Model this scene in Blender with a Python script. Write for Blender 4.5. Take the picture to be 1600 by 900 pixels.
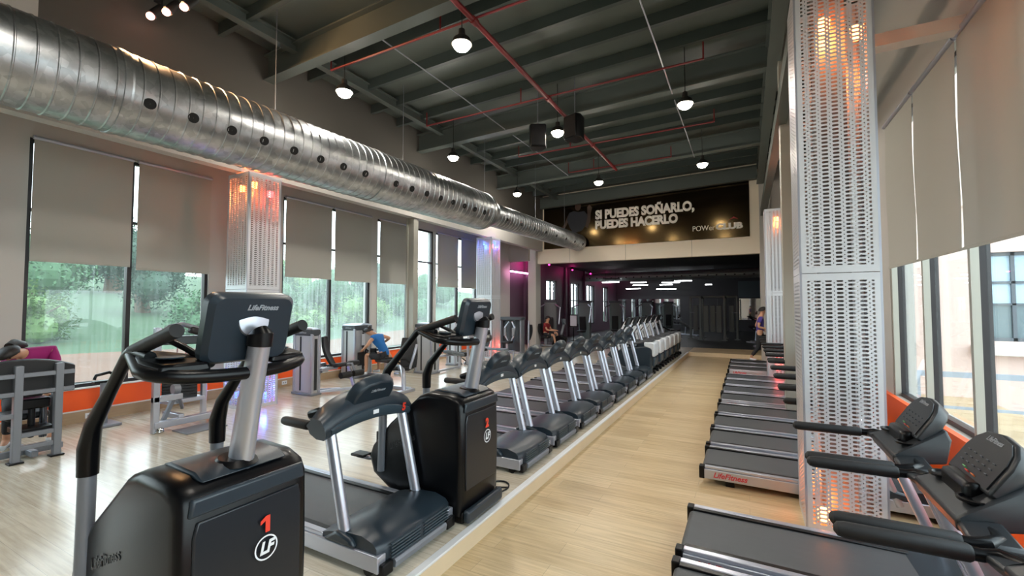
import bpy, bmesh, math, random
from mathutils import Vector, Matrix
C = bpy.context.scene.collection
PI = math.pi
random.seed(7)
for o in list(bpy.data.objects): bpy.data.objects.remove(o)

# ---------------------------------------------------------------- camera, sky, exposure
cam_d = bpy.data.cameras.new('camera'); cam = bpy.data.objects.new('camera', cam_d); C.objects.link(cam)
cam_d.sensor_width = 36.0; cam_d.lens = 690.0 / 1600.0 * 36.0; cam_d.clip_start = 0.05; cam_d.clip_end = 400
YAW = math.atan2(365.0, 690.0); PITCH = math.atan2(27.0, 690.0)
cam.location = (0, 0, 1.9)
cam.rotation_euler = (PI / 2 + PITCH, 0, YAW + 0.0)
bpy.context.scene.camera = cam
W = bpy.data.worlds.new('overcast_sky'); bpy.context.scene.world = W; W.use_nodes = True
wn = W.node_tree.nodes; wl = W.node_tree.links; wn.clear()
wo = wn.new('ShaderNodeOutputWorld'); wb = wn.new('ShaderNodeBackground'); wr = wn.new('ShaderNodeValToRGB')
wt = wn.new('ShaderNodeTexCoord'); ws = wn.new('ShaderNodeSeparateXYZ')
wl.new(wt.outputs['Generated'], ws.inputs[0]); wl.new(ws.outputs['Z'], wr.inputs[0]); wl.new(wr.outputs[0], wb.inputs[0]); wl.new(wb.outputs[0], wo.inputs[0])
wr.color_ramp.elements[0].position = 0.0; wr.color_ramp.elements[0].color = (0.86, 0.93, 0.95, 1)
wr.color_ramp.elements[1].position = 0.8; wr.color_ramp.elements[1].color = (0.80, 0.90, 1.0, 1)
wb.inputs[1].default_value = 3.6
vs = bpy.context.scene.view_settings
bpy.context.scene.display_settings.display_device = 'sRGB'
vs.view_transform = 'Standard'; vs.look = 'None'; vs.exposure = 0.80; vs.gamma = 1.0; vs.use_curve_mapping = False
LAMP_W = 80.0

# ---------------------------------------------------------------- materials
def s2l(c):
    c /= 255.0
    return c / 12.92 if c <= 0.04045 else ((c + 0.055) / 1.055) ** 2.4
def rgb(r, g, b): return (s2l(r), s2l(g), s2l(b), 1)
MATS = {}
def mat(name, col, rough=0.5, metal=0.0, bump=0.0, bscale=60.0, var=0.0, vscale=3.0, emit=0.0, trans=0.0, spec=0.5, stretch=None, coat=0.0):
    if name in MATS: return MATS[name]
    m = bpy.data.materials.new(name); m.use_nodes = True; n = m.node_tree.nodes; l = m.node_tree.links
    b = n['Principled BSDF']; b.inputs['Base Color'].default_value = col; b.inputs['Roughness'].default_value = rough; b.inputs['Metallic'].default_value = metal
    b.inputs['Specular IOR Level'].default_value = spec; b.inputs['Coat Weight'].default_value = coat
    tc = n.new('ShaderNodeTexCoord'); mp = n.new('ShaderNodeMapping'); l.new(tc.outputs['Object'], mp.inputs[0])
    if stretch: mp.inputs['Scale'].default_value = stretch
    if var > 0:
        t = n.new('ShaderNodeTexNoise'); t.inputs['Scale'].default_value = vscale; t.inputs['Detail'].default_value = 5; l.new(mp.outputs[0], t.inputs[0])
        mx = n.new('ShaderNodeMix'); mx.data_type = 'RGBA'; l.new(t.outputs[0], mx.inputs[0])
        mx.inputs[6].default_value = tuple(max(0, c * (1 - var)) for c in col[:3]) + (1,); mx.inputs[7].default_value = tuple(min(1, c * (1 + var)) for c in col[:3]) + (1,)
        l.new(mx.outputs[2], b.inputs['Base Color'])
    if bump > 0:
        t2 = n.new('ShaderNodeTexNoise'); t2.inputs['Scale'].default_value = bscale; t2.inputs['Detail'].default_value = 4; l.new(mp.outputs[0], t2.inputs[0])
        bp = n.new('ShaderNodeBump'); bp.inputs['Strength'].default_value = bump; bp.inputs['Distance'].default_value = 0.01
        l.new(t2.outputs[0], bp.inputs['Height']); l.new(bp.outputs[0], b.inputs['Normal'])
    if emit > 0:
        b.inputs['Emission Color'].default_value = col; b.inputs['Emission Strength'].default_value = emit
    MATS[name] = m
    return m

def wood_floor(name, c1, c2, rough, plank=(1.3, 0.17)):
    m = bpy.data.materials.new(name); m.use_nodes = True; n = m.node_tree.nodes; l = m.node_tree.links; b = n['Principled BSDF']
    tc = n.new('ShaderNodeTexCoord')
    br = n.new('ShaderNodeTexBrick'); l.new(tc.outputs['Object'], br.inputs[0])
    br.inputs['Scale'].default_value = 1.0; br.inputs['Brick Width'].default_value = plank[0]; br.inputs['Row Height'].default_value = plank[1]
    br.inputs['Mortar Size'].default_value = 0.0015; br.inputs['Color1'].default_value = c1; br.inputs['Color2'].default_value = c2
    br.inputs['Mortar'].default_value = tuple(c * 0.55 for c in c1[:3]) + (1,); br.offset = 0.37; br.inputs['Bias'].default_value = 0.0
    mp = n.new('ShaderNodeMapping'); mp.inputs['Scale'].default_value = (0.9, 16, 1); l.new(tc.outputs['Object'], mp.inputs[0])
    nz = n.new('ShaderNodeTexNoise'); nz.inputs['Scale'].default_value = 2.2; nz.inputs['Detail'].default_value = 7; nz.inputs['Roughness'].default_value = 0.62; l.new(mp.outputs[0], nz.inputs[0])
    rp = n.new('ShaderNodeValToRGB'); rp.color_ramp.elements[0].position = 0.32; rp.color_ramp.elements[0].color = (0.62, 0.58, 0.52, 1); rp.color_ramp.elements[1].position = 0.72; rp.color_ramp.elements[1].color = (1.1, 1.1, 1.1, 1)
    l.new(nz.outputs[0], rp.inputs[0])
    mx = n.new('ShaderNodeMix'); mx.data_type = 'RGBA'; mx.blend_type = 'MULTIPLY'; mx.inputs[0].default_value = 0.75
    l.new(br.outputs[0], mx.inputs[6]); l.new(rp.outputs[0], mx.inputs[7]); l.new(mx.outputs[2], b.inputs['Base Color'])
    b.inputs['Roughness'].default_value = rough
    bp = n.new('ShaderNodeBump'); bp.inputs['Strength'].default_value = 0.12; bp.inputs['Distance'].default_value = 0.004; l.new(nz.outputs[0], bp.inputs['Height']); l.new(bp.outputs[0], b.inputs['Normal'])
    return m

def glass_mat(name, streak):
    m = bpy.data.materials.new(name); m.use_nodes = True; n = m.node_tree.nodes; l = m.node_tree.links
    n.remove(n['Principled BSDF']); out = n['Material Output']
    tr = n.new('ShaderNodeBsdfTransparent'); tr.inputs[0].default_value = (0.90, 0.94, 0.94, 1)
    gl = n.new('ShaderNodeBsdfGlossy'); gl.inputs['Roughness'].default_value = 0.02
    fr = n.new('ShaderNodeFresnel'); ge = n.new('ShaderNodeNewGeometry'); io = n.new('ShaderNodeMapRange'); io.inputs['To Min'].default_value = 1.5; io.inputs['To Max'].default_value = 1 / 1.5
    l.new(ge.outputs['Backfacing'], io.inputs[0]); l.new(io.outputs[0], fr.inputs[0])
    tl = n.new('ShaderNodeBsdfTranslucent'); tl.inputs[0].default_value = (0.80, 0.88, 0.88, 1)
    m1 = n.new('ShaderNodeMixShader'); m2 = n.new('ShaderNodeMixShader')
    tc = n.new('ShaderNodeTexCoord'); mp = n.new('ShaderNodeMapping'); mp.inputs['Scale'].default_value = (14, 14, 0.7); l.new(tc.outputs['Object'], mp.inputs[0])
    nz = n.new('ShaderNodeTexNoise'); nz.inputs['Scale'].default_value = 1.6; nz.inputs['Detail'].default_value = 6; nz.inputs['Distortion'].default_value = 0.4; l.new(mp.outputs[0], nz.inputs[0])
    mr = n.new('ShaderNodeMapRange'); mr.inputs['From Min'].default_value = 0.35; mr.inputs['From Max'].default_value = 0.75; mr.inputs['To Min'].default_value = streak * 0.35; mr.inputs['To Max'].default_value = streak
    l.new(nz.outputs[0], mr.inputs[0]); l.new(mr.outputs[0], m1.inputs[0]); l.new(tr.outputs[0], m1.inputs[1]); l.new(tl.outputs[0], m1.inputs[2])
    ma = n.new('ShaderNodeMath'); ma.operation = 'MULTIPLY'; ma.inputs[1].default_value = 0.8; l.new(fr.outputs[0], ma.inputs[0])
    l.new(ma.outputs[0], m2.inputs[0]); l.new(m1.outputs[0], m2.inputs[1]); l.new(gl.outputs[0], m2.inputs[2]); l.new(m2.outputs[0], out.inputs[0])
    return m

def perforated(name, halfw, halfh, col):
    """brushed sheet metal with real see-through slots and dots, in metres of the panel's own coordinates"""
    m = bpy.data.materials.new(name); m.use_nodes = True; n = m.node_tree.nodes; l = m.node_tree.links; b = n['Principled BSDF']; out = n['Material Output']
    b.inputs['Base Color'].default_value = col; b.inputs['Metallic'].default_value = 0.45; b.inputs['Roughness'].default_value = 0.38
    tc = n.new('ShaderNodeTexCoord'); sp = n.new('ShaderNodeSeparateXYZ'); l.new(tc.outputs['Object'], sp.inputs[0])
    def M(op, a, c=None, d=None):
        x = n.new('ShaderNodeMath'); x.operation = op
        for i, q in enumerate((a, c, d)):
            if q is None: continue
            if isinstance(q, (int, float)): x.inputs[i].default_value = q
            else: l.new(q, x.inputs[i])
        return x.outputs[0]
    u = M('ADD', sp.outputs['X'], sp.outputs['Y']); v = sp.outputs['Z']
    PU, PV = 0.078, 0.034
    fu = M('FRACT', M('ADD', M('DIVIDE', u, PU), 50.5)); fv = M('FRACT', M('ADD', M('DIVIDE', v, PV), 100.5))
    dx = M('MAXIMUM', M('SUBTRACT', M('MULTIPLY', M('ABSOLUTE', M('SUBTRACT', fu, 0.5)), PU), 0.0150), 0.0)
    dz = M('MULTIPLY', M('ABSOLUTE', M('SUBTRACT', fv, 0.5)), PV)
    slot = M('LESS_THAN', M('ADD', M('MULTIPLY', dx, dx), M('MULTIPLY', dz, dz)), 0.0098 ** 2)
    cu = M('MULTIPLY', M('MINIMUM', fu, M('SUBTRACT', 1.0, fu)), PU); cv = M('MULTIPLY', M('MINIMUM', fv, M('SUBTRACT', 1.0, fv)), PV)
    dot = M('LESS_THAN', M('ADD', M('MULTIPLY', cu, cu), M('MULTIPLY', cv, cv)), 0.0062 ** 2)
    hole = M('MAXIMUM', slot, dot)
    hole = M('MULTIPLY', hole, M('LESS_THAN', M('ABSOLUTE', u), halfw - 0.05)); hole = M('MULTIPLY', hole, M('LESS_THAN', M('ABSOLUTE', v), halfh - 0.06))
    tr = n.new('ShaderNodeBsdfTransparent'); mx = n.new('ShaderNodeMixShader')
    l.new(hole, mx.inputs[0]); l.new(b.outputs[0], mx.inputs[1]); l.new(tr.outputs[0], mx.inputs[2]); l.new(mx.outputs[0], out.inputs[0])
    mp = n.new('ShaderNodeMapping'); mp.inputs['Scale'].default_value = (30, 30, 0.8); l.new(tc.outputs['Object'], mp.inputs[0])
    nz = n.new('ShaderNodeTexNoise'); nz.inputs['Scale'].default_value = 4; l.new(mp.outputs[0], nz.inputs[0])
    mr = n.new('ShaderNodeMapRange'); mr.inputs['To Min'].default_value = 0.3; mr.inputs['To Max'].default_value = 0.5; l.new(nz.outputs[0], mr.inputs[0]); l.new(mr.outputs[0], b.inputs['Roughness'])
    return m

# ---------------------------------------------------------------- mesh building
class MB:
    def __init__(s): s.v = []; s.f = []
    def add(s, vs, fs):
        k = len(s.v); s.v += [tuple(p) for p in vs]; s.f += [tuple(i + k for i in f) for f in fs]; return s
    def box(s, c, d, R=None):
        hx, hy, hz = d[0] / 2, d[1] / 2, d[2] / 2
        vs = [Vector((x, y, z)) for x in (-hx, hx) for y in (-hy, hy) for z in (-hz, hz)]
        if R is not None: vs = [R @ p for p in vs]
        c = Vector(c); return s.add([p + c for p in vs], [(0, 1, 3, 2), (4, 6, 7, 5), (0, 4, 5, 1), (2, 3, 7, 6), (0, 2, 6, 4), (1, 5, 7, 3)])
    def bb(s, x0, x1, y0, y1, z0, z1): return s.box(((x0 + x1) / 2, (y0 + y1) / 2, (z0 + z1) / 2), (abs(x1 - x0), abs(y1 - y0), abs(z1 - z0)))
    def loft(s, loops, caps=True, closed=False):
        n = len(loops[0]); vs = [p for L in loops for p in L]; fs = []
        m = len(loops)
        for i in range(m if closed else m - 1):
            a = i * n; b2 = ((i + 1) % m) * n
            for j in range(n): fs.append((a + j, a + (j + 1) % n, b2 + (j + 1) % n, b2 + j))
        if caps and not closed: fs.append(tuple(range(n - 1, -1, -1))); fs.append(tuple(range((m - 1) * n, m * n)))
        return s.add(vs, fs)
    def tube(s, path, r, n=10, caps=True, sq=1.0, up=None):
        P = [Vector(p) for p in path]; m = len(P); rs = r if isinstance(r, (list, tuple)) else [r] * m
        T = [(P[min(i + 1, m - 1)] - P[max(i - 1, 0)]).normalized() for i in range(m)]
        u = Vector(up) if up else (Vector((0, 0, 1)) if abs(T[0].z) < 0.9 else Vector((1, 0, 0)))
        loops = []
        for i in range(m):
            u = (u - T[i] * u.dot(T[i])); u = u.normalized() if u.length > 1e-6 else T[i].orthogonal().normalized()
            w = T[i].cross(u)
            loops.append([P[i] + (u * math.cos(2 * PI * k / n) + w * sq * math.sin(2 * PI * k / n)) * rs[i] for k in range(n)])
        return s.loft(loops, caps)
    def bar(s, p0, p1, w, h, up=(0, 0, 1)):
        """rectangular tube from p0 to p1"""
        P0 = Vector(p0); P1 = Vector(p1); T = (P1 - P0).normalized(); u = Vector(up)
        if abs(T.dot(u)) > 0.98: u = Vector((0, 1, 0))
        u = (u - T * u.dot(T)).normalized(); q = T.cross(u)
        L = lambda P: [P + q * w / 2 * a + u * h / 2 * b for a, b in ((-1, -1), (1, -1), (1, 1), (-1, 1))]
        return s.loft([L(P0), L(P1)])
    def cyl(s, c0, c1, r, n=16): return s.tube([c0, c1], r, n)
    def prism(s, poly, y0, y1, ax='y'):
        f = {'y': lambda a, b, t: (a, t, b), 'x': lambda a, b, t: (t, a, b), 'z': lambda a, b, t: (a, b, t)}[ax]
        return s.loft([[Vector(f(a, b, y0)) for a, b in poly], [Vector(f(a, b, y1)) for a, b in poly]])
    def ball(s, c, r, nu=12, nv=8, sc=(1, 1, 1)):
        c = Vector(c); loops = []
        for i in range(nv + 1):
            t = PI * i / nv; rr = max(math.sin(t), 0.02)
            loops.append([c + Vector((r * sc[0] * rr * math.cos(2 * PI * k / nu), r * sc[1] * rr * math.sin(2 * PI * k / nu), -r * sc[2] * math.cos(t))) for k in range(nu)])
        return s.loft(loops)
    def lathe(s, prof, n=24, c=(0, 0, 0), ax='z', caps=True):
        c = Vector(c); loops = []
        for r, t in prof:
            L = []
            for k in range(n):
                a = 2 * PI * k / n; x, y = r * math.cos(a), r * math.sin(a)
                L.append(c + (Vector((x, y, t)) if ax == 'z' else Vector((x, t, y)) if ax == 'y' else Vector((t, x, y))))
            loops.append(L)
        return s.loft(loops, caps)
    def build(s, name, m, parent=None, bevel=0.0, smooth=True, loc=None, angle=38):
        me = bpy.data.meshes.new(name); me.from_pydata(s.v, [], s.f)
        bm = bmesh.new(); bm.from_mesh(me); bmesh.ops.recalc_face_normals(bm, faces=bm.faces[:]); bm.to_mesh(me); bm.free()
        if smooth:
            me.polygons.foreach_set('use_smooth', [True] * len(me.polygons)); me.set_sharp_from_angle(angle=math.radians(angle))
        me.materials.append(m)
        o = bpy.data.objects.new(name, me); C.objects.link(o)
        if parent is not None: o.parent = parent
        if loc is not None: o.location = loc
        if bevel > 0:
            b = o.modifiers.new('bevel', 'BEVEL'); b.width = bevel; b.segments = 2; b.limit_method = 'ANGLE'; b.angle_limit = math.radians(40); b.harden_normals = False
        return o

def tag(o, label=None, cat=None, group=None, kind=None):
    if label: o['label'] = label
    if cat: o['category'] = cat
    if group: o['group'] = group
    if kind: o['kind'] = kind
    return o
def thing(name, label, cat, loc=(0, 0, 0), rz=0.0, group=None):
    o = bpy.data.objects.new(name, None); C.objects.link(o); o.location = loc; o.rotation_euler = (0, 0, rz); o.empty_display_size = 0.2
    return tag(o, label, cat, group)
def struct(o): o['kind'] = 'structure'; return o
def dup(root, loc=None, rz=None, label=None, group=None, skip=()):
    r = root.copy(); C.objects.link(r)
    if loc is not None: r.location = loc
    if rz is not None: r.rotation_euler = (0, 0, rz)
    if label: r['label'] = label
    if group: r['group'] = group
    for ch in list(root.children):
        if ch.name.split('.')[0] in skip: continue
        c = ch.copy(); C.objects.link(c); c.parent = r
        for g in list(ch.children):
            d = g.copy(); C.objects.link(d); d.parent = c
    return r
def text_obj(name, body, size, m, parent=None, Mx=None, bold=0.0, shear=0.0, ext=0.001, align='CENTER', space=1.0, width=None, bev=0.0):
    cu = bpy.data.curves.new(name, 'FONT'); cu.body = body; cu.size = size; cu.offset = bold; cu.shear = shear; cu.extrude = ext; cu.bevel_depth = bev; cu.bevel_resolution = 0; cu.align_x = align; cu.align_y = 'CENTER'; cu.space_character = space; cu.resolution_u = 4
    t = bpy.data.objects.new(name, cu); C.objects.link(t); bpy.context.view_layer.update()
    me = bpy.data.meshes.new_from_object(t.evaluated_get(bpy.context.evaluated_depsgraph_get()))
    bpy.data.objects.remove(t); bpy.data.curves.remove(cu)
    if width:
        xs = [v.co.x for v in me.vertices]; k = width / (max(xs) - min(xs))
        for v in me.vertices: v.co.x *= k
    if Mx is not None: me.transform(Mx)
    me.materials.clear(); me.materials.append(m); me.name = name
    o = bpy.data.objects.new(name, me); C.objects.link(o)
    if parent is not None: o.parent = parent
    return o
def frame(origin, xdir, ydir):
    """matrix that lays text (x right, y up) on a surface"""
    x = Vector(xdir).normalized(); y = Vector(ydir); y = (y - x * y.dot(x)).normalized(); z = x.cross(y)
    M = Matrix.Identity(4)
    for i in range(3): M[i][0] = x[i]; M[i][1] = y[i]; M[i][2] = z[i]; M[i][3] = origin[i]
    return M
def arc(c, r, a0, a1, n, f): return [f(c[0] + r * math.cos(a0 + (a1 - a0) * i / n), c[1] + r * math.sin(a0 + (a1 - a0) * i / n)) for i in range(n + 1)]
def rrect(w, h, r, n=4):
    pts = []
    for cx, cy, a in ((w / 2 - r, h / 2 - r, 0), (-w / 2 + r, h / 2 - r, PI / 2), (-w / 2 + r, -h / 2 + r, PI), (w / 2 - r, -h / 2 + r, 1.5 * PI)):
        pts += [(cx + r * math.cos(a + PI / 2 * i / n), cy + r * math.sin(a + PI / 2 * i / n)) for i in range(n + 1)]
    return pts
ORD = ['first', 'second', 'third', 'fourth', 'fifth', 'sixth', 'seventh', 'eighth', 'ninth', 'tenth', 'eleventh', 'twelfth']

# shared materials
STEEL = mat('silver_paint', rgb(188, 192, 204), 0.28, 0.7)
STEELD = mat('grey_frame_paint', rgb(128, 132, 140), 0.4, 0.3)
DBLUE = mat('slate_plastic', rgb(34, 45, 54), 0.34, bump=0.03, bscale=300)
DBLUE2 = mat('slate_plastic_light', rgb(52, 66, 76), 0.36, bump=0.03, bscale=300)
BLACK = mat('black_plastic', rgb(7, 8, 11), 0.3, bump=0.02, bscale=300, spec=0.28)
FOAM = mat('black_foam', rgb(13, 14, 16), 0.6, bump=0.1, bscale=400)
RUBBER = mat('running_belt_rubber', rgb(66, 69, 72), 0.45, bump=0.12, bscale=220, var=0.15, vscale=6, stretch=(1, 6, 1))
PAD = mat('black_upholstery', rgb(24, 24, 27), 0.55, bump=0.15, bscale=250)
WHITEP = mat('white_print', rgb(225, 228, 232), 0.5)
REDP = mat('red_print', rgb(225, 62, 42), 0.5)
REDLOGO = mat('dark_red_print', rgb(190, 60, 70), 0.5)
GREYP = mat('grey_print', rgb(150, 155, 162), 0.4)
GLOSSB = mat('black_screen', rgb(17, 20, 24), 0.36)
CHROME = mat('chrome', rgb(205, 208, 212), 0.12, 1.0)

# ================================================================ THE ROOM
PZ = 0.14          # height of the raised floor under the left row
XL = -8.88; XR = 1.77; XE = -1.95
OAK = wood_floor('oak_vinyl_planks', rgb(212, 190, 152), rgb(196, 172, 132), 0.38)
OAKP = wood_floor('oak_vinyl_platform', rgb(214, 206, 190), rgb(202, 192, 174), 0.2)  # aisle oak made paler, daylight glare put into the colour
WALLM = mat('greige_wall_paint', rgb(184, 181, 176), 0.7, bump=0.05, bscale=120)
FARM = mat('cream_wall_panels', rgb(240, 228, 208), 0.6)
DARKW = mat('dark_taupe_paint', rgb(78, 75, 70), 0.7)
DECK = mat('roof_deck_paint', rgb(84, 92, 86), 0.5, var=0.12, vscale=1.5)
BEAM = mat('beam_green_grey_paint', rgb(82, 90, 86), 0.45, var=0.1, vscale=2)
PURL = mat('purlin_dark_grey_paint', rgb(62, 71, 68), 0.4, var=0.1, vscale=2)
ORANGE = mat('orange_wall_paint', rgb(255, 98, 32), 0.35)
BASEW = mat('oak_baseboard', rgb(176, 150, 118), 0.4, var=0.15, vscale=3, stretch=(1, 1, 12))
SILLM = mat('white_sill', rgb(225, 222, 215), 0.4)
FRAMED = mat('dark_window_frame', rgb(46, 42, 44), 0.4, 0.3)
FRAMEL = mat('pale_window_frame', rgb(168, 166, 156), 0.4, 0.2)
BACKW = mat('back_room_charcoal', rgb(58, 60, 64), 0.6)
BACKP = mat('back_room_plum_grey', rgb(92, 74, 88), 0.6)
RUBF = mat('rubber_gym_floor', rgb(48, 52, 54), 0.5, bump=0.1, bscale=200, var=0.2, vscale=30)
ALU = mat('pale_aluminium_edge', rgb(222, 224, 226), 0.45, 0.2)
RISER = mat('riser_pale_wood', rgb(216, 196, 164), 0.35, var=0.08, vscale=3, stretch=(12, 1, 1))
GLASS = glass_mat('rain_streaked_glass', 0.2); GLASS2 = glass_mat('window_glass_clear', 0.06); GLASSR = glass_mat('court_window_glass', 0.02)

def bx(name, m, x0, x1, y0, y1, z0, z1, **k): return MB().bb(x0, x1, y0, y1, z0, z1).build(name, m, smooth=False, **k)
struct(bx('floor', OAK, XE, 4.2, -4, 17.9, -0.2, 0.0))
struct(bx('floor_platform', OAKP, XL - 0.3, XE, -4, 19.9, -0.2, PZ))
struct(bx('floor_landing', OAK, XE, 4.2, 17.9, 19.9, -0.2, PZ))
struct(bx('floor_rubber', RUBF, XL - 0.3, 4.2, 19.9, 34.2, -0.2, PZ + 0.004))
struct(bx('trim_1', RISER, XE, XE + 0.018, -4, 17.9, 0.0, PZ - 0.012))
struct(MB().bb(XE - 0.035, XE + 0.024, -4, 17.9, PZ - 0.014, PZ + 0.006).build('trim_2', ALU, bevel=0.004))
struct(bx('trim_3', RISER, XE, 1.7, 17.885, 17.9, 0.0, PZ))

SZ, HZ = 0.66, 4.28
LWIN = [(-3.6, 1.45, -1.0), (2.25, 4.64, 3.45), (6.12, 8.67, 7.41), (8.91, 11.38, 10.2), (11.50, 14.02, 12.76)]  # first window is out of view, added to brighten the near floor
# left wall
m = MB(); ys = [-4.0]
for y0, y1, _ in LWIN: ys += [y0, y1]
ys.append(16.6)
for i in range(0, len(ys), 2): m.bb(XL - 0.25, XL, ys[i], ys[i + 1], 0, 6.6)
for y0, y1, _ in LWIN: m.bb(XL - 0.25, XL, y0, y1, 0, SZ); m.bb(XL - 0.25, XL, y0, y1, HZ, 6.6)
struct(m.build('wall_left', WALLM, smooth=False))
struct(bx('baseboard_left', BASEW, XL, XL + 0.03, -4, 16.6, PZ, PZ + 0.17))
struct(bx('trim_4', SILLM, XL, XL + 0.04, -4, 16.6, PZ + 0.17, PZ + 0.19))
m = MB()
for a, b in ((-4, 16.6),): m.bb(XL, XL + 0.02, a, b, PZ + 0.19, SZ - 0.02)
struct(m.build('trim_5', ORANGE, smooth=False))
struct(bx('trim_6', SILLM, XL - 0.2, XL + 0.05, -4, 16.6, SZ - 0.02, SZ))
# upper face over the column line: pale band, then dark paint above the duct
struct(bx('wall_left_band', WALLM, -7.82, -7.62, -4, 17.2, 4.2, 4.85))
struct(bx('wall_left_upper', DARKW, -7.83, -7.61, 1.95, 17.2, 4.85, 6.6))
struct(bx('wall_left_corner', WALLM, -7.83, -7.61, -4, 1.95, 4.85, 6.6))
struct(bx('ceiling_bay', WALLM, XL, -7.82, -4, 17.2, 4.75, 4.85))
for i, (y0, y1, ym) in enumerate(LWIN):
    r = struct(thing('window_%d' % (i + 1), None, None, (XL - 0.1, (y0 + y1) / 2, SZ)))
    h = HZ - SZ; w = (y1 - y0) / 2; d = ym - (y0 + y1) / 2; f = MB()
    for a, b in ((-w, -w + 0.05), (w - 0.05, w), (d - 0.03, d + 0.03)): f.bb(-0.04, 0.06, a, b, 0, h)
    for a, b in ((0, 0.05), (h - 0.05, h), (2.58, 2.62)): f.bb(-0.03, 0.05, -w, w, a, b)
    f.build('window_frame', FRAMED, r, smooth=False)
    for a, b in ((-w + 0.05, d - 0.03), (d + 0.03, w - 0.05)): MB().bb(-0.004, 0.004, a, b, 0.05, h - 0.05).build('window_pane', GLASS if i > 1 else GLASS2, r, smooth=False)

# right wall
RW = [(-1.75, 3.05), (3.05, 7.83), (9.2, 12.4)]  # last window is added to let in more daylight
RZ0, RZ1 = 0.67, 4.36
m = MB()
for a, b in ((-4, -1.75), (7.83, 9.2), (12.4, 17.4)): m.bb(XR, XR + 0.25, a, b, 0, 7.0)
for a, b in RW: m.bb(XR, XR + 0.25, a, b, 0, RZ0); m.bb(XR, XR + 0.25, a, b, RZ1, 7.0)
struct(m.build('wall_right', WALLM, smooth=False))
struct(bx('trim_7', ORANGE, XR - 0.06, XR, -4, 17.2, 0.16, RZ0 + 0.01))
struct(bx('baseboard_right', BASEW, XR - 0.065, XR, -4, 17.2, 0.0, 0.16))
for i, (a, b) in enumerate(RW):
    r = struct(thing('window_%d' % (i + 6), None, None, (XR + 0.12, a, RZ0)))
    n_ = max(2, round((b - a) / 1.19)); st = (b - a) / n_; h = RZ1 - RZ0; f = MB(); g = MB()
    for k in range(n_ + 1): f.bb(-0.05, 0.03, k * st - 0.03, k * st + 0.03, 0, h); g.bb(-0.11, -0.05, k * st - 0.045, k * st + 0.005, 0, h)
    f.bb(-0.05, 0.03, 0, b - a, 0, 0.05); f.bb(-0.05, 0.03, 0, b - a, h - 0.05, h)
    f.build('window_frame', FRAMED, r, smooth=False); g.build('mullion_cover', FRAMEL, r, smooth=False)
    for k in range(n_): MB().bb(-0.004, 0.004, k * st + 0.03, (k + 1) * st - 0.03, 0.05, h - 0.05).build('window_pane', GLASSR, r, smooth=False)
struct(bx('wall_back', WALLM, XL - 0.25, XR + 0.25, -4.2, -4, 0, 7))

# roof
def zr(x): return 6.52 + 0.0275 * (x + 8.9)
def xprof(poly, x0, x1, dz0, name, m):
    """profile (y,z) run along X following the roof slope"""
    L = lambda x: [Vector((x, y, z + dz0 + zr(x))) for y, z in poly]
    return struct(MB().loft([L(x0), L(x1)]).build(name, m, smooth=False))
xprof([(-4.2, 0), (17.4, 0), (17.4, 0.12), (-4.2, 0.12)], XL - 0.3, XR + 0.3, 0, 'ceiling', DECK)
def ibeam(y, h, w, t=0.02):
    return [(y - w / 2, 0), (y + w / 2, 0), (y + w / 2, t), (y + t / 2, t), (y + t / 2, h - t), (y + w / 2, h - t), (y + w / 2, h), (y - w / 2, h), (y - w / 2, h - t), (y - t / 2, h - t), (y - t / 2, t), (y - w / 2, t)]
BY = [0.7, 4.9, 9.1, 13.3, 16.95]
for y in BY: xprof(ibeam(y, 0.46, 0.2, 0.025), -7.62, 0.42, -0.60, 'ceiling_beam', BEAM)
for i, y0 in enumerate([-3.5] + BY[:-1]):
    y1 = ([-3.5] + BY)[i + 1]
    for k in range(1, 5):
        y = y0 + (y1 - y0) * k / 5.0; t = 0.012
        c = [(y - 0.04, 0), (y + 0.04, 0), (y + 0.04, 0.03), (y + 0.028, 0.03), (y + 0.028, t), (y - 0.028, t), (y - 0.028, 0.2 - t), (y + 0.04, 0.2 - t), (y + 0.04, 0.2), (y - 0.04, 0.2)]
        xprof(c, -7.62, XR, -0.205, 'ceiling_purlin', PURL)
for x, z in ((-6.85, 6.28),):
    m = MB(); m.bb(x - 0.07, x + 0.07, -4, 17.1, z, z + 0.02); m.bb(x - 0.012, x + 0.012, -4, 17.1, z, z + 0.2); m.bb(x - 0.07, x + 0.07, -4, 17.1, z + 0.18, z + 0.2)
    struct(m.build('ceiling_girder', BEAM, smooth=False))
m = MB(); m.bb(0.40, 0.60, -4, 17.2, 6.05, 6.075); m.bb(0.49, 0.51, -4, 17.2, 6.05, 6.6); m.bb(0.40, 0.60, -4, 17.2, 6.58, 6.6)
struct(m.build('ceiling_girder', BEAM, smooth=False))
struct(bx('ceiling_girder', BEAM, 0.5, 0.66, -4, 17.2, 4.95, 5.2))
struct(bx('ceiling_tie', SILLM, 1.0, XR, 5.25, 5.4, 4.36, 4.48))
# columns of the frame
for nm, x0, x1, y0, y1, zt, mm in (('pillar', -7.9, -7.66, 8.98, 9.16, 4.2, FRAMEL), ('pillar', 0.56, 0.76, 8.62, 8.86, 6.5, FRAMEL), ('pillar', -8.22, -7.85, 17.0, 17.5, 6.5, WALLM), ('pillar', 0.45, 0.8, 17.2, 17.6, 6.5, WALLM)):
    struct(MB().bb(x0, x1, y0, y1, PZ if x0 < -2 else 0, zt).build(nm, mm, bevel=0.01))
struct(bx('pillar', FRAMEL, -7.9, -7.84, 8.95, 9.19, PZ, 4.2))

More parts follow.
